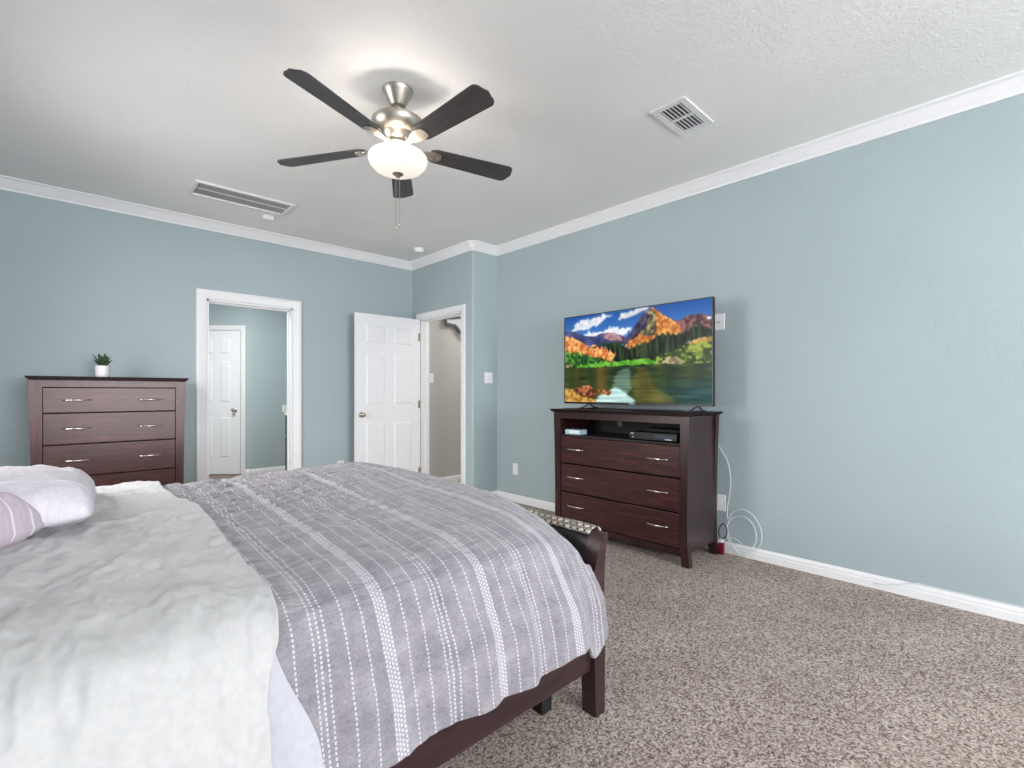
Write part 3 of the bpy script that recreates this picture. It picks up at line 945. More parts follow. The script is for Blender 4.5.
bm = newbm(); box(bm, -0.08, 0.08, -0.14, 0.14, 0, 0.022, 0.005); obj('case', bm, M['blackmatte'], bx_)
bm = newbm(); tube(bm, catmull([(0.02, -0.135, 0.01), (-0.03, -0.17, 0.035), (0.02, -0.20, 0.045), (0.10, -0.2, 0.01)], 8), 0.004, 6); obj('cord', bm, M['black'], bx_)
cd_ = thing('pale_blue_box', 'small pale blue box at the left end of the open shelf', 'box', (3.10, 2.535, 0.8145))
bm = newbm(); box(bm, -0.05, 0.05, -0.075, 0.075, 0.0005, 0.040, 0.004); obj('carton', bm, M['paleblue'], cd_)
bm = newbm(); box(bm, -0.051, -0.05, -0.075, 0.03, 0.010, 0.036); obj('paper_label', bm, plain('white_paper', (232, 236, 240), 0.6), cd_)

# television, screen faces -x; local y from -0.66 to 0.66
tvs = thing('television', 'large flat television showing a mountain lake, standing on the media chest', 'television', (3.25, 2.123, 1.021))
TW, T0, T1 = 0.662, 0.040, 0.790
bm = newbm()
box(bm, -0.002, 0.030, -TW, TW, T0, T1, 0.004)
box(bm, 0.028, 0.062, -0.42, 0.42, T0 + 0.03, 0.42, 0.01)
obj('housing', bm, M['black'], tvs)
bm = newbm()
bz = 0.007
for a in ((-TW, TW, T0, T0 + 0.016), (-TW, TW, T1 - bz, T1), (-TW, -TW + bz, T0 + 0.016, T1 - bz), (TW - bz, TW, T0 + 0.016, T1 - bz)):
    box(bm, -0.006, -0.001, *a)
obj('bezel', bm, M['black'], tvs)
bm = newbm(); box(bm, -0.0075, -0.006, -0.055, 0.0, T0 + 0.004, T0 + 0.011); obj('logo', bm, M['ornament_light'], tvs)
for y in (-0.55, 0.40):
    bm = newbm()
    tube(bm, [(0.012, y, T0 + 0.004), (-0.05, y + 0.01, 0.018), (-0.10, y + 0.016, 0.006)], 0.006, 8)
    tube(bm, [(0.012, y, T0 + 0.004), (0.07, y + 0.01, 0.018), (0.12, y + 0.016, 0.006)], 0.006, 8)
    box(bm, -0.13, 0.14, y + 0.002, y + 0.03, 0.0, 0.008, 0.003)
    obj('stand_foot', bm, M['ornament'], tvs)

# --- the landscape on the screen, painted per vertex
NXS, NZS = 360, 204
def poly(X, Y, pts):
    ins = np.zeros(X.shape, bool)
    n = len(pts)
    for i in range(n):
        x1, y1 = pts[i]; x2, y2 = pts[(i + 1) % n]
        c = ((y1 > Y) != (y2 > Y)) & (X < (x2 - x1) * (Y - y1) / (y2 - y1 + 1e-12) + x1)
        ins ^= c
    return ins
def vnoise(shape, sx, sy, seed, octv=4):
    rg = np.random.RandomState(seed)
    out = np.zeros(shape); amp = 1; tot = 0
    for o in range(octv):
        gy, gx = int(sy * 2 ** o) + 2, int(sx * 2 ** o) + 2
        g = rg.rand(gy, gx)
        yy = np.linspace(0, gy - 1.001, shape[0]); xx = np.linspace(0, gx - 1.001, shape[1])
        y0 = yy.astype(int); x0 = xx.astype(int); fy = (yy - y0)[:, None]; fx = (xx - x0)[None, :]
        fy = fy * fy * (3 - 2 * fy); fx = fx * fx * (3 - 2 * fx)
        a = g[y0][:, x0]; b = g[y0][:, x0 + 1]; c = g[y0 + 1][:, x0]; d = g[y0 + 1][:, x0 + 1]
        out += amp * ((a * (1 - fx) + b * fx) * (1 - fy) + (c * (1 - fx) + d * fx) * fy)
        tot += amp; amp *= 0.55
    return out / tot
def paint():
    sh = (NZS, NXS)
    x = np.linspace(0, 1, NXS)[None, :].repeat(NZS, 0); y = np.linspace(0, 1, NZS)[:, None].repeat(NXS, 1)   # y down from the top
    n1 = vnoise(sh, 14, 8, 1, 5); n2 = vnoise(sh, 50, 30, 2, 3); n3 = vnoise(sh, 6, 4, 3, 4); nv = vnoise(sh, 90, 6, 4, 3); nh = vnoise(sh, 5, 60, 5, 3)
    xj = x + (n2 - 0.5) * 0.02 + (n1 - 0.5) * 0.03; yj = y + (n1 - 0.5) * 0.04 + (n2 - 0.5) * 0.02
    img = np.zeros(sh + (3,))
    def A(c): return np.array(c, float)
    def put(mask, c, c2=None, n=n1, k=1.0):
        if c2 is None: c2 = c
        t = np.clip((n - 0.5) * 3 * k + 0.5, 0, 1)[..., None]
        v = A(c) * (1 - t) + A(c2) * t
        img[mask] = v[mask]
    t = np.clip(y / 0.4, 0, 1)[..., None]
    img[:] = (A((34, 84, 160)) * (1 - t) + A((92, 150, 216)) * t)
    def blur(m, kx, ky):
        m = m.astype(float)
        for ax, k in ((1, kx), (0, ky)):
            for _ in range(k):
                q = np.roll(m, 1, ax); w = np.roll(m, -1, ax)
                m = (q + w + 2 * m) / 4
        return m
    def blend(mask, c, alpha, kx=6, ky=2, tex=0.0):
        m = (blur(mask, kx, ky) * alpha)[..., None]
        img[:] = img * (1 - m) + (A(c) + ((nh - 0.5) * tex)[..., None]) * m
    img[y > 0.42] = A((22, 42, 20))
    def soft(pts, c, edge, n=n3):
        xx = x + (n1 - 0.5) * 0.10; yy = y + (n - 0.5) * 0.08 + (n2 - 0.5) * 0.05
        m = blur(poly(xx, yy, pts), 5, 4)
        m = np.clip(m * (0.55 + 1.1 * n1), 0, 1)[..., None]
        img[:] = img * (1 - m) + (A(c) + ((n2 - 0.5) * 70)[..., None]) * m
    soft([(0.05, 0.161), (0.071, 0.117), (0.113, 0.057), (0.194, 0.036), (0.272, 0.005), (0.378, 0.019), (0.322, 0.069), (0.285, 0.108), (0.154, 0.159)], (225, 228, 235), 0.02)
    soft([(0.161, 0.217), (0.194, 0.184), (0.247, 0.175), (0.322, 0.187), (0.372, 0.163), (0.443, 0.189), (0.53, 0.196), (0.489, 0.253), (0.443, 0.263), (0.194, 0.249)], (245, 247, 250), 0.02)
    soft([(0.426, 0.103), (0.443, 0.032), (0.489, 0.024), (0.557, 0.008), (0.644, 0.004), (0.623, 0.036), (0.535, 0.068), (0.478, 0.105)], (222, 222, 225), 0.02)
    put(poly(xj, yj, [(-0.029, 0.148), (0.085, 0.167), (0.168, 0.233), (0.259, 0.253), (0.31, 0.231), (0.384, 0.229), (0.455, 0.276), (0.478, 0.352), (0.322, 0.368), (-0.029, 0.305)]), (40, 50, 96), (92, 92, 140))
    put(poly(xj, yj, [(0.303, 0.265), (0.335, 0.229), (0.396, 0.235), (0.449, 0.279), (0.443, 0.321), (0.36, 0.319)]), (120, 84, 96), (190, 150, 150), n2)
    put(poly(xj, yj, [(0.756, 0.155), (0.806, 0.18), (0.844, 0.167), (0.91, 0.121), (0.954, 0.143), (0.997, 0.179), (1.024, 0.191), (1.024, 0.348), (0.816, 0.332)]), (58, 42, 60), (150, 98, 92), n2)
    put(poly(x, y, [(0.968, 0.172), (0.994, 0.175), (0.997, 0.2), (0.976, 0.201)]), (230, 230, 240))
    put(poly(xj, yj, [(0.443, 0.347), (0.501, 0.295), (0.579, 0.255), (0.596, 0.081), (0.654, 0.007), (0.691, 0.059), (0.716, 0.097), (0.766, 0.148), (0.811, 0.212), (0.835, 0.319), (0.706, 0.332), (0.623, 0.412), (0.501, 0.424)]), (170, 92, 40), (246, 176, 92), n2)
    put(poly(xj, yj, [(0.557, 0.243), (0.596, 0.097), (0.649, 0.025), (0.675, 0.097), (0.675, 0.295), (0.601, 0.3)]), (70, 66, 54), (176, 160, 110), n2, 1.4)
    put(poly(xj, yj, [(0.432, 0.343), (0.524, 0.237), (0.59, 0.08), (0.628, 0.063), (0.623, 0.169), (0.535, 0.308), (0.467, 0.368)]), (40, 40, 74), (92, 82, 100), n2)
    put(poly(xj, yj, [(-0.029, 0.217), (0.071, 0.241), (0.154, 0.309), (0.194, 0.361), (0.247, 0.349), (0.322, 0.385), (0.426, 0.459), (0.384, 0.553), (-0.029, 0.443)]), (196, 104, 48), (250, 190, 116), n2, 1.3)
    yt = y + (nv - 0.5) * 0.10
    put(poly(x, yt, [(0.194, 0.361), (0.291, 0.345), (0.372, 0.335), (0.467, 0.368), (0.501, 0.424), (0.524, 0.4), (0.623, 0.371), (0.681, 0.296), (0.825, 0.305), (0.863, 0.276), (0.928, 0.233), (0.997, 0.291), (1.024, 0.303), (1.024, 0.393), (0.91, 0.377), (0.854, 0.416), (0.786, 0.504), (0.623, 0.555), (0.372, 0.552), (0.407, 0.467), (0.322, 0.385), (0.247, 0.368)]), (10, 20, 12), (54, 76, 40), nv, 1.2)
    put(poly(x, yt, [(-0.029, 0.403), (0.127, 0.429), (0.322, 0.529), (0.384, 0.553), (0.384, 0.607), (-0.029, 0.589)]), (24, 66, 20), (96, 160, 60), n2, 1.3)
    put(poly(x, yj, [(0.601, 0.587), (0.686, 0.513), (0.766, 0.485), (0.825, 0.46), (0.863, 0.401), (0.937, 0.381), (1.024, 0.348), (1.024, 0.617), (0.623, 0.608)]), (40, 62, 22), (158, 172, 66), n2, 1.4)
    put(poly(x, yj, [(0.854, 0.408), (0.919, 0.379), (1.024, 0.348), (1.024, 0.393), (0.91, 0.423)]), (150, 110, 50), (222, 176, 96), n2)
    put(poly(x, yj, [(0.696, 0.601), (0.756, 0.541), (0.806, 0.537), (0.844, 0.596), (0.844, 0.617)]), (110, 100, 70), (196, 180, 140), n2)
    put(poly(x, yj, [(0.085, 0.596), (0.194, 0.556), (0.372, 0.552), (0.557, 0.549), (0.634, 0.531), (0.686, 0.576), (0.557, 0.604), (0.322, 0.603)]), (62, 140, 34), (126, 196, 62), n2)
    lake = poly(x, y, [(-0.029, 0.595), (0.085, 0.603), (0.322, 0.603), (0.557, 0.604), (0.623, 0.601), (0.766, 0.611), (1.024, 0.609), (1.024, 1.081), (-0.029, 1.148)])
    cb = 0.5 + 0.5 * np.sin(x * 37 + nh * 2.2)
    c0 = A((20, 44, 22)); c1 = A((70, 82, 26)); 
    lk = c0 + (c1 - c0) * (np.clip(n3 * 1.4 - 0.2, 0, 1) * cb)[..., None] + ((nh - 0.5) * 46)[..., None]
    lf = np.exp(-((x - 0.29) / 0.05) ** 2)[..., None] + 0.6 * np.exp(-((x - 0.10) / 0.04) ** 2)[..., None]
    lk = lk * (1 - 0.6 * lf) + A((150, 108, 40)) * 0.6 * lf
    rt_ = np.clip((x - 0.62) / 0.3, 0, 1)[..., None] * np.clip((y - 0.72) / 0.15, 0, 1)[..., None]
    lk = lk * (1 - rt_) + (A((14, 66, 66)) + ((nh - 0.5) * 80)[..., None]) * rt_
    img[lake] = lk[lake]
    hx = x + (nh - 0.5) * 0.05
    blend(poly(hx, y, [(0.524, 0.769), (0.557, 0.617), (0.623, 0.639), (0.665, 0.839), (0.786, 0.936), (0.786, 1.032), (0.546, 1.043)]), (168, 124, 34), 0.38, 22, 3, 110)
    blend(poly(hx, y, [(0.384, 0.837), (0.407, 0.66), (0.501, 0.631), (0.524, 0.839), (0.489, 0.907)]), (132, 164, 150), 0.6, 14, 3, 110)
    blend(poly(hx, yj, [(0.234, 0.984), (0.322, 0.891), (0.407, 0.837), (0.467, 0.872), (0.535, 0.975), (0.535, 1.044), (0.22, 1.057)]), (196, 228, 226), 0.95, 10, 3, 110)
    put(poly(x, yj, [(-0.029, 0.835), (0.057, 0.844), (0.14, 0.929), (0.259, 0.973), (0.259, 1.056), (-0.029, 1.069)]), (150, 100, 40), (220, 178, 84), n2)
    put(poly(xj, yj, [(0.071, 0.855), (0.127, 0.816), (0.22, 0.821), (0.253, 0.883), (0.24, 0.956), (0.14, 0.929)]), (84, 36, 22), (206, 128, 86), n2)
    put(poly(xj, yj, [(0.278, 0.864), (0.335, 0.851), (0.384, 0.881), (0.347, 0.908), (0.285, 0.9)]), (110, 66, 36), (210, 150, 90), n2)
    put(poly(xj, yj, [(0.0, 0.552), (0.071, 0.548), (0.043, 0.604), (0.0, 0.601)]), (90, 74, 50), (170, 150, 120), n2)
    for _ in range(2):
        p = np.pad(img, ((1, 1), (1, 1), (0, 0)), 'edge')
        img = (p[:-2, 1:-1] + p[2:, 1:-1] + p[1:-1, :-2] + p[1:-1, 2:] + 2 * p[1:-1, 1:-1]) / 6
    return np.clip(img, 0, 255)
img = paint()
lut = img / 255.0
lut = np.where(lut <= 0.04045, lut / 12.92, ((lut + 0.055) / 1.055) ** 2.4)
ys = np.linspace(TW - bz, -TW + bz, NXS); zs_ = np.linspace(T1 - bz, T0 + 0.016, NZS)
YY, ZZ = np.meshgrid(ys, zs_)
co = np.stack([np.full(YY.shape, -0.0035), YY, ZZ], -1).reshape(-1, 3)
idx = np.arange(NXS * NZS).reshape(NZS, NXS)
fc = np.stack([idx[:-1, :-1], idx[1:, :-1], idx[1:, 1:], idx[:-1, 1:]], -1).reshape(-1, 4)
me = bpy.data.meshes.new('screen')
me.from_pydata(co.tolist(), [], fc.tolist())
ca = me.color_attributes.new('picture', 'FLOAT_COLOR', 'POINT')
ca.data.foreach_set('color', np.concatenate([lut.reshape(-1, 3), np.ones((NXS * NZS, 1))], 1).astype(np.float32).ravel())
t = NT('lit_television_screen'); t.set(Base_Color=(0.005, 0.005, 0.006, 1), Roughness=0.3)
t.b.inputs['Specular IOR Level'].default_value = 0.12
at = t.n('ShaderNodeVertexColor', layer_name='picture')
t.l(at.outputs[0], t.b.inputs['Emission Color']); t.b.inputs['Emission Strength'].default_value = 0.95
me.materials.append(t.m)
o = bpy.data.objects.new('screen', me); C.objects.link(o); o.parent = tvs

# cables behind the media chest
def cable(name, label, pts, r=0.0032, mat=None, per=10, cat='cable'):
    bm = newbm(); tube(bm, catmull(pts, per), r, 7)
    return tag(obj(name, bm, mat or M['cable'], None, smooth=True), label, cat)
X0 = 3.508
cable('white_cable', 'white cable looping in wide coils beside the media chest', [
    (3.50, 1.56, 0.80), (X0, 1.53, 0.755), (X0, 1.475, 0.66), (X0, 1.452, 0.54), (X0, 1.46, 0.42), (X0, 1.475, 0.33), (X0, 1.47, 0.25),
    (X0, 1.43, 0.31), (X0, 1.36, 0.335), (X0 - 0.003, 1.29, 0.30), (X0 - 0.006, 1.245, 0.22), (X0 - 0.008, 1.245, 0.13), (X0 - 0.012, 1.29, 0.065),
    (X0 - 0.016, 1.36, 0.03), (X0 - 0.012, 1.43, 0.06), (X0 - 0.006, 1.475, 0.13), (X0 - 0.003, 1.468, 0.22), (X0 - 0.004, 1.42, 0.275), (X0 - 0.006, 1.35, 0.285),
    (X0 - 0.008, 1.29, 0.235), (X0 - 0.010, 1.275, 0.15), (X0 - 0.014, 1.30, 0.08), (X0 - 0.016, 1.33, 0.055)])
cable('white_cable', 'thinner white cable looped low over the baseboard beside the media chest', [
    (X0 - 0.01, 1.475, 0.20), (X0 - 0.016, 1.45, 0.115), (X0 - 0.018, 1.41, 0.04), (X0 - 0.020, 1.36, 0.014), (X0 - 0.022, 1.34, 0.05), (X0 - 0.022, 1.37, 0.10), (X0 - 0.020, 1.42, 0.125), (X0 - 0.016, 1.465, 0.12)], 0.0022)
cable('black_cord', 'short black cord looping above the dark red plug', [
    (3.475, 1.515, 0.115), (3.480, 1.525, 0.165), (3.485, 1.498, 0.215), (3.485, 1.470, 0.185), (3.480, 1.475, 0.13), (3.475, 1.500, 0.105)], 0.0035, M['black'])
rp = thing('red_power_adapter', 'dark red power adapter on the carpet beside the media chest rear leg', 'adapter', (3.462, 1.498, 0.0))
bm = newbm(); box(bm, -0.018, 0.018, -0.018, 0.018, 0.0, 0.085, 0.006); obj('adapter_body', bm, M['redplastic'], rp)
bm = newbm(); box(bm, -0.012, 0.012, -0.012, 0.012, 0.085, 0.108, 0.003); obj('adapter_cap', bm, M['ceramic'], rp)
cable('baseboard_cable', 'thin white cable lying along the top of the right-hand baseboard', [
    (UR - 0.018, 0.62, 0.03), (UR - 0.018, 0.52, 0.052), (UR - 0.010, 0.43, 0.082), (UR - 0.006, 0.36, 0.0825), (UR - 0.006, 0.1, 0.084), (UR - 0.006, -0.3, 0.083), (UR - 0.006, -0.9, 0.083)], 0.0026)

# ------------------------------------------------------------------ bathroom vanity and hall ornament
va = thing('bathroom_vanity', 'dark bathroom vanity with pale counter glimpsed through the doorway', 'vanity', (1.992, 5.40, 0))
bm = newbm(); box(bm, 0.012, 0.70, 0.0, 0.72, 0.0, 0.885); obj('cabinet', bm, M['blackmatte'], va)
bm = newbm(); box(bm, -0.008, 0.71, -0.005, 0.735, 0.885, 0.925, 0.004); obj('countertop', bm, M['stone'], va)
bm = newbm(); box(bm, -0.024, 0.71, 0.690, 0.735, 0.925, 1.0, 0.003); obj('backsplash', bm, M['stone'], va)
for z0, z1 in ((0.1, 0.62), (0.65, 0.86)):
    bm = newbm(); box(bm, -0.004, 0.012, 0.03, 0.69, z0, z1, 0.003); obj('cabinet_front', bm, M['blackmatte'], va)

orn = thing('hall_wall_ornament', 'angular dark grey metal ornament high on the hall wall', 'wall ornament', (3.72, HV - 0.002, 2.02))
bm = newbm()
prism(bm, [(-0.13, 0.10), (0.17, 0.135), (0.17, 0.11), (0.02, 0.085), (-0.11, 0.075), (-0.108, -0.02), (-0.13, -0.02)], -0.035, -0.02, 'Y')
prism(bm, [(-0.11, -0.02), (0.02, -0.01), (0.14, -0.13), (0.17, -0.16), (0.17, -0.12), (0.06, 0.0), (0.03, 0.02), (-0.108, 0.0)], -0.035, -0.02, 'Y')
prism(bm, [(0.0, 0.11), (0.06, 0.17), (0.08, 0.12)], -0.035, -0.02, 'Y')
obj('frame', bm, M['ornament'], orn)
bm = newbm()
prism(bm, [(-0.10, 0.07), (0.02, 0.08), (0.16, 0.10), (0.16, -0.06), (0.12, -0.09), (0.05, 0.015), (-0.02, 0.02), (-0.09, 0.03)], -0.025, -0.001, 'Y')
obj('metal_sheet', bm, M['ornament_light'], orn)

# ------------------------------------------------------------------ bed
bed = thing('sleigh_bed', 'dark wood sleigh bed with black leather footboard filling the foreground', 'bed', (0, 0, 0))
FV0, FV1 = 1.05, 2.72
prof_out = [(1.447, 0.0), (1.449, 0.15), (1.449, 0.30), (1.446, 0.45), (1.447, 0.52), (1.452, 0.58), (1.463, 0.625), (1.467, 0.640), (1.462, 0.648), (1.450, 0.647), (1.440, 0.638), (1.424, 0.612), (1.402, 0.570), (1.386, 0.520), (1.380, 0.46), (1.383, 0.30), (1.390, 0.15), (1.395, 0.0)]
for v0, v1 in ((FV0, FV0 + 0.062), (FV1 - 0.062, FV1)):
    bm = newbm(); prism(bm, prof_out, v0, v1, 'Y')
    obj('footboard_post', bm, M['bedwood'], bed, auto=30)
pin = [(1.440, 0.20), (1.441, 0.45), (1.443, 0.54), (1.449, 0.60), (1.458, 0.632), (1.452, 0.640), (1.440, 0.634), (1.424, 0.607), (1.404, 0.567), (1.390, 0.520), (1.385, 0.46), (1.388, 0.20)]
bm = newbm(); prism(bm, pin, FV0 + 0.06, FV1 - 0.06, 'Y')
obj('footboard_panel', bm, M['leather'], bed, auto=50)
for v0, v1 in ((1.066, 1.094), (2.676, 2.704)):
    bm = newbm(); box(bm, -0.70, 1.388, v0, v1, 0.165, 0.36, 0.004); obj('side_rail', bm, M['bedwood'], bed)
for v0 in (1.19, 1.85, 2.52):
    bm = newbm(); prism(bm, [(1.265, 0.0), (1.315, 0.0), (1.32, 0.2), (1.26, 0.2)], v0, v0 + 0.05, 'Y'); obj('support_leg', bm, M['blackmatte'], bed)
bm = newbm()
for k in range(9):
    x = -0.62 + k * 0.235
    box(bm, x, x + 0.08, 1.094, 2.676, 0.20, 0.22)
obj('slat', bm, M['bedwood'], bed)['kind'] = 'stuff'
hp = [(-0.70, 0.0), (-0.70, 0.55), (-0.715, 0.80), (-0.76, 1.00), (-0.80, 1.08), (-0.825, 1.10), (-0.835, 1.08), (-0.80, 1.0), (-0.765, 0.80), (-0.76, 0.55), (-0.76, 0.0)]
bm = newbm(); prism(bm, hp, FV0, FV1, 'Y'); obj('headboard', bm, M['leather'], bed, auto=40)

bm = newbm(); box(bm, -0.69, 1.33, 1.115, 2.655, 0.222, 0.44, 0.03, 3); tag(obj('box_spring', bm, M['mattress'], None, auto=40), 'box spring inside the bed frame under the mattress', 'box spring')
bm = newbm(); box(bm, -0.68, 1.315, 1.13, 2.64, 0.44, 0.665, 0.07, 5); tag(obj('mattress', bm, M['mattress'], None, auto=60), 'thick mattress under the bedding', 'mattress')

# ---- cloth over the bed
def section(points, n):
    P = catmull([(p[0], p[1], 0) for p in points], 12)
    d = [0]
    for a, b in zip(P, P[1:]): d.append(d[-1] + (b - a).length)
    out = []
    j = 0
    for k in range(n):
        s = d[-1] * k / (n - 1)
        while j < len(d) - 2 and d[j + 1] < s: j += 1
        f = (s - d[j]) / max(1e-9, d[j + 1] - d[j])
        q = P[j].lerp(P[j + 1], f)
        out.append((q.x, q.y, s))
    return out

def fbm(x, y, z, o=4):
    return noise.fractal(Vector((x, y, z)), 0.7, 2.0, o)

def cloth_object(name, fn, na, nb, mat, thick, parent=None):
    """fn(i/na, j/nb) -> (pos, uv)"""
    vs, uvs = [], []
    for i in range(na):
        for j in range(nb):
            p, uv = fn(i / (na - 1), j / (nb - 1))
            vs.append(p); uvs.append(uv)
    fs = [(i * nb + j, (i + 1) * nb + j, (i + 1) * nb + j + 1, i * nb + j + 1) for i in range(na - 1) for j in range(nb - 1)]
    me = bpy.data.meshes.new(name); me.from_pydata(vs, [], fs)
    ul = me.uv_layers.new(name='UVMap')
    li = np.empty(len(me.loops), np.int32); me.loops.foreach_get('vertex_index', li)
    ul.data.foreach_set('uv', np.array(uvs, np.float32)[li].ravel())
    for p in me.polygons: p.use_smooth = True
    me.materials.append(mat)
    o = bpy.data.objects.new(name, me); C.objects.link(o)
    if thick:
        s = o.modifiers.new('thickness', 'SOLIDIFY'); s.thickness = thick; s.offset = -1
    if parent: o.parent = parent
    return o

NEARV, FARV = 0.995, 2.79
sec = section([(0.985, 0.315), (1.003, 0.42), (1.026, 0.52), (1.052, 0.61), (1.098, 0.672), (1.218, 0.706), (1.45, 0.724), (1.8, 0.742), (2.2, 0.750),
               (FARV - 0.24, 0.744), (FARV - 0.12, 0.722), (FARV - 0.045, 0.670), (FARV - 0.005, 0.58), (FARV + 0.008, 0.45), (FARV, 0.33)], 400)
def sec_at(t):
    f = t * (len(sec) - 1); i = min(len(sec) - 2, int(f)); f -= i
    a, b = sec[i], sec[i + 1]
    return a[0] + (b[0] - a[0]) * f, a[1] + (b[1] - a[1]) * f, a[2] + (b[2] - a[2]) * f
def sec_normal(t):
    a = sec_at(max(0, t - 0.004)); b = sec_at(min(1, t + 0.004))
    dv, dz = b[0] - a[0], b[1] - a[1]; L_ = math.hypot(dv, dz)
    return -dz / L_, dv / L_                     # points outward

U0, U1 = 0.265, 1.362
def comf(i, j):
    v, z, s = sec_at(j)
    nv, nz = sec_normal(j)
    near = sstep(0.66, 0.42, z) * (1 if v < 1.9 else 0)
    far = sstep(0.66, 0.42, z) * (1 if v > 1.9 else 0)
    end = U1 + 0.050 * near + 0.03 * far
    u = U0 + (end - U0) * i
    s_u = U0 + (U1 + 0.02 - U0) * i
    top = sstep(0.60, 0.72, z)
    # foot end: rounds off, then tucks down behind the footboard
    e = sstep(1.14, 1.375, u)
    cornr = sstep(1.55, 1.10, v)
    z -= (0.008 + 0.050 * cornr) * e * sstep(0.35, 0.62, z)
    tuck = sstep(1.335, 1.362, u) * top
    z -= 0.13 * tuck
    v += near * 0.028 * sstep(1.22, 1.40, u)
    # puffy rows between seams: seam lines run across the bed at stripe positions
    ph = ((s_u - 0.573) / 0.31) % 1.0
    puff = abs(math.sin(PI * ph * 2)) ** 0.6
    amp = 0.008 * (puff - 0.6)
    # gathers, mostly on top far side
    g = fbm(s_u * 10, s * 24, 3.1, 3) * 0.0088 * (0.25 + 1.0 * sstep(0.6, 1.4, s)) * (0.6 + 0.8 * sstep(1.2, 0.5, s_u)) + fbm(s_u * 22, s * 30, 8.0, 3) * 0.0016
    lumps = fbm(s_u * 2.2, s * 2.0, 0.5, 3) * 0.010
    # soft vertical folds on the hanging side
    side = near + far
    fold = math.sin(s_u * 27 + 2.2 * fbm(s_u * 3, s, 1.7, 2)) * 0.008 * side + fbm(s_u * 8, s * 1.2, 5.0, 3) * 0.012 * side
    d = amp + g + lumps + fold
    d -= 0.5 * 0.01 * (1 - top) * 0
    hem = 0.0
    if j < 0.12:
        hem = (0.12 - j) / 0.12 * (0.004 * math.sin(s_u * 11) + 0.007 * fbm(s_u * 4, 2, 9, 2))
    hemdip = 0.0
    if near > 0: hemdip = -0.075 * sstep(1.27, 1.35, u) * sstep(1.425, 1.365, u) * sstep(0.50, 0.32, z)
    # far foot corner stands a little higher
    z += (0.002 + 0.022 * sstep(0.55, 1.05, u)) * sstep(1.8, 2.5, v) * top * (1 - 0.8 * e) + 0.020 * sstep(1.0, 1.3, u) * sstep(1.12, 1.3, v) * sstep(2.4, 1.8, v)
    return (u, v + nv * d, z + nz * d + hem + hemdip), (s_u, s)
comforter = cloth_object('comforter', comf, 330, 470, M['comforter'], 0.012)
tag(comforter, 'grey lavender comforter with dotted white stripes over the foot of the bed', 'comforter')

# lavender sheet showing between the white cover and the comforter
def layer(off, u_start, edge_fn, hem_z, seed, lump, wr):
    def fn(i, j):
        v, z, s = sec_at(j)
        nv, nz = sec_normal(j)
        e = edge_fn(s, z, v)
        u = u_start + (e - u_start) * i
        side = sstep(0.66, 0.42, z)
        d = off + fbm(u * 2.6, s * 2.2, seed, 3) * lump
        # long diagonal wrinkles
        q = fbm(u * 5 + s * 2.0, s * 3.0 - u * 3, seed + 4, 4)
        d += (1 - abs(q) * 2.2) * wr * 0.6 if abs(q) < 0.45 else 0.0
        d += fbm(u * 14, s * 9, seed + 9, 3) * wr * 0.45
        d += (math.sin(u * 19 + 3 * fbm(u * 2, s, seed, 2)) * 0.008 + 0.004) * side
        vv, z2 = v + nv * d, z + nz * d
        if z < 0.45: z2 = z2 + (hem_z - 0.315) * sstep(0.45, 0.315, z)
        return (u, vv, z2), (u, s)
    return fn
def lil_edge(s, z, v):
    if v < 1.9: return 0.318 + 0.075 * sstep(0.66, 0.40, z)
    return 0.30
lil = cloth_object('bed_sheet', layer(0.014, 0.20, lil_edge, 0.25, 2.0, 0.002, 0.002), 90, 260, M['lilac'], 0.004)
tag(lil, 'pale lavender sheet edge peeking out between white cover and striped comforter', 'bed sheet')
def white_edge(s, z, v):
    top = 0.330 + 0.018 * math.sin(s * 2.4 + 0.4) + 0.010 * math.sin(s * 7.0)
    if v < 1.9: top = top + (0.295 - top) * sstep(0.735, 0.55, z) 
    return top
wh = cloth_object('white_duvet_cover', layer(0.032, -0.66, white_edge, 0.20, 11.0, 0.010, 0.010), 260, 420, M['sheet'], 0.008)
tag(wh, 'crumpled white cover over the head half of the bed', 'bedding')

# throw over the footboard
thr = section([(1.430, 0.634), (1.440, 0.648), (1.452, 0.656), (1.466, 0.659), (1.484, 0.652), (1.490, 0.625), (1.478, 0.56), (1.468, 0.45), (1.466, 0.34)], 120)
def throwfn(i, j):
    f = i * (len(thr) - 1); k = min(len(thr) - 2, int(f)); f -= k
    a, b = thr[k], thr[k + 1]
    u, z, s = [a[q] + (b[q] - a[q]) * f for q in range(3)]
    v0 = 1.112 - (0.03 if s > 0.16 else 0.03 * s / 0.16)
    v = v0 + (2.62 - v0) * j
    d = fbm(s * 12, v * 7, 4, 3) * 0.006
    hem = fbm(v * 5, 1, 1, 2) * 0.03 * sstep(0.5, 1, i)
    return (u + abs(d) * 0.7, v, z + d * 0.5 + hem), (s, v)
th = cloth_object('throw_blanket', throwfn, 90, 260, M['throw'], 0.005)
tag(th, 'throw with an oval mosaic pattern draped over the footboard', 'throw blanket')

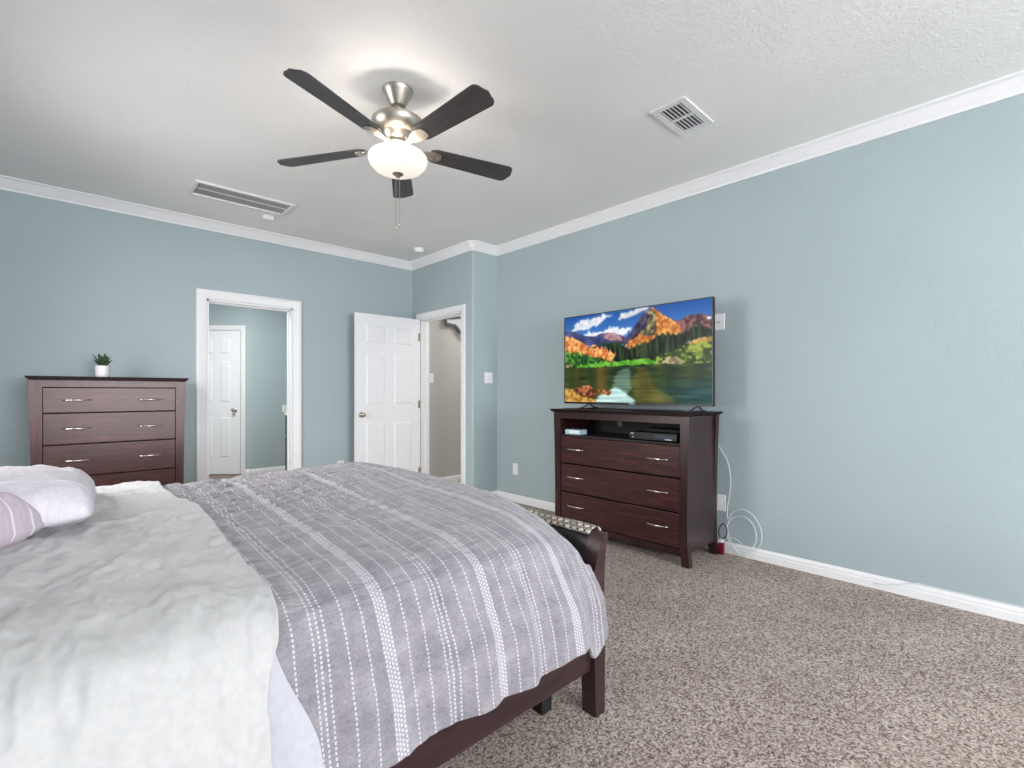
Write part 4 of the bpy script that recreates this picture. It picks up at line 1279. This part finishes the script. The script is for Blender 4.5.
# pillows
def pillow(name, label, w, h, thick, mat, loc, rot, seed, gusset=0.0):
    nx, ny = 70, 56
    vs, uvs = [], []
    for side in (1, -1):
        for i in range(nx + 1):
            for j in range(ny + 1):
                a = -1 + 2 * i / nx; b = -1 + 2 * j / ny
                # pinched outline: sides bow in, corners stay out
                x = a * w / 2 * (1 - 0.05 * (1 - b * b) * (abs(a) ** 3) - 0.06 * abs(b) ** 6); y = b * h / 2 * (1 - 0.05 * (1 - a * a) * (abs(b) ** 3) - 0.08 * abs(a) ** 6)
                k = ((1 - abs(a) ** 3.6) * (1 - abs(b) ** 3.6))
                z = (0.74 if side > 0 else -0.26) * thick * max(0.0, k) ** 0.42
                ridge = fbm(a * 2.2 + seed, b * 2.2, seed, 4) * 0.012 * min(1, k * 3)
                vs.append((x, y, z + side * ridge)); uvs.append((x + 1, y + 1))
    n1 = (nx + 1) * (ny + 1)
    fs = []
    for sidx in (0, 1):
        for i in range(nx):
            for j in range(ny):
                a = sidx * n1 + i * (ny + 1) + j
                q = (a, a + ny + 1, a + ny + 2, a + 1)
                fs.append(q if sidx == 0 else tuple(reversed(q)))
    me = bpy.data.meshes.new(name); me.from_pydata(vs, [], fs)
    ul = me.uv_layers.new(name='UVMap')
    li = np.empty(len(me.loops), np.int32); me.loops.foreach_get('vertex_index', li)
    ul.data.foreach_set('uv', np.array(uvs, np.float32)[li].ravel())
    bm = bmesh.new(); bm.from_mesh(me); bmesh.ops.remove_doubles(bm, verts=bm.verts[:], dist=0.0006); bm.to_mesh(me); bm.free()
    for p in me.polygons: p.use_smooth = True
    me.materials.append(mat)
    o = bpy.data.objects.new(name, me); C.objects.link(o)
    o.location = loc; o.rotation_euler = tuple(math.radians(q) for q in rot)
    return tag(o, label, 'pillow')
pillow('pillow', 'white pillow sham with faint pale stripes at the far side of the bed head', 0.70, 0.50, 0.158, M['sham'], (-0.150, 2.09, 0.808), (0, 3, 90 - 3), 2.0)
pillow('pillow', 'pale mauve striped pillow at the left edge in front of the white sham', 0.62, 0.48, 0.185, M['pink'], (-0.360, 1.615, 0.822), (-2, 3, 60), 5.0)
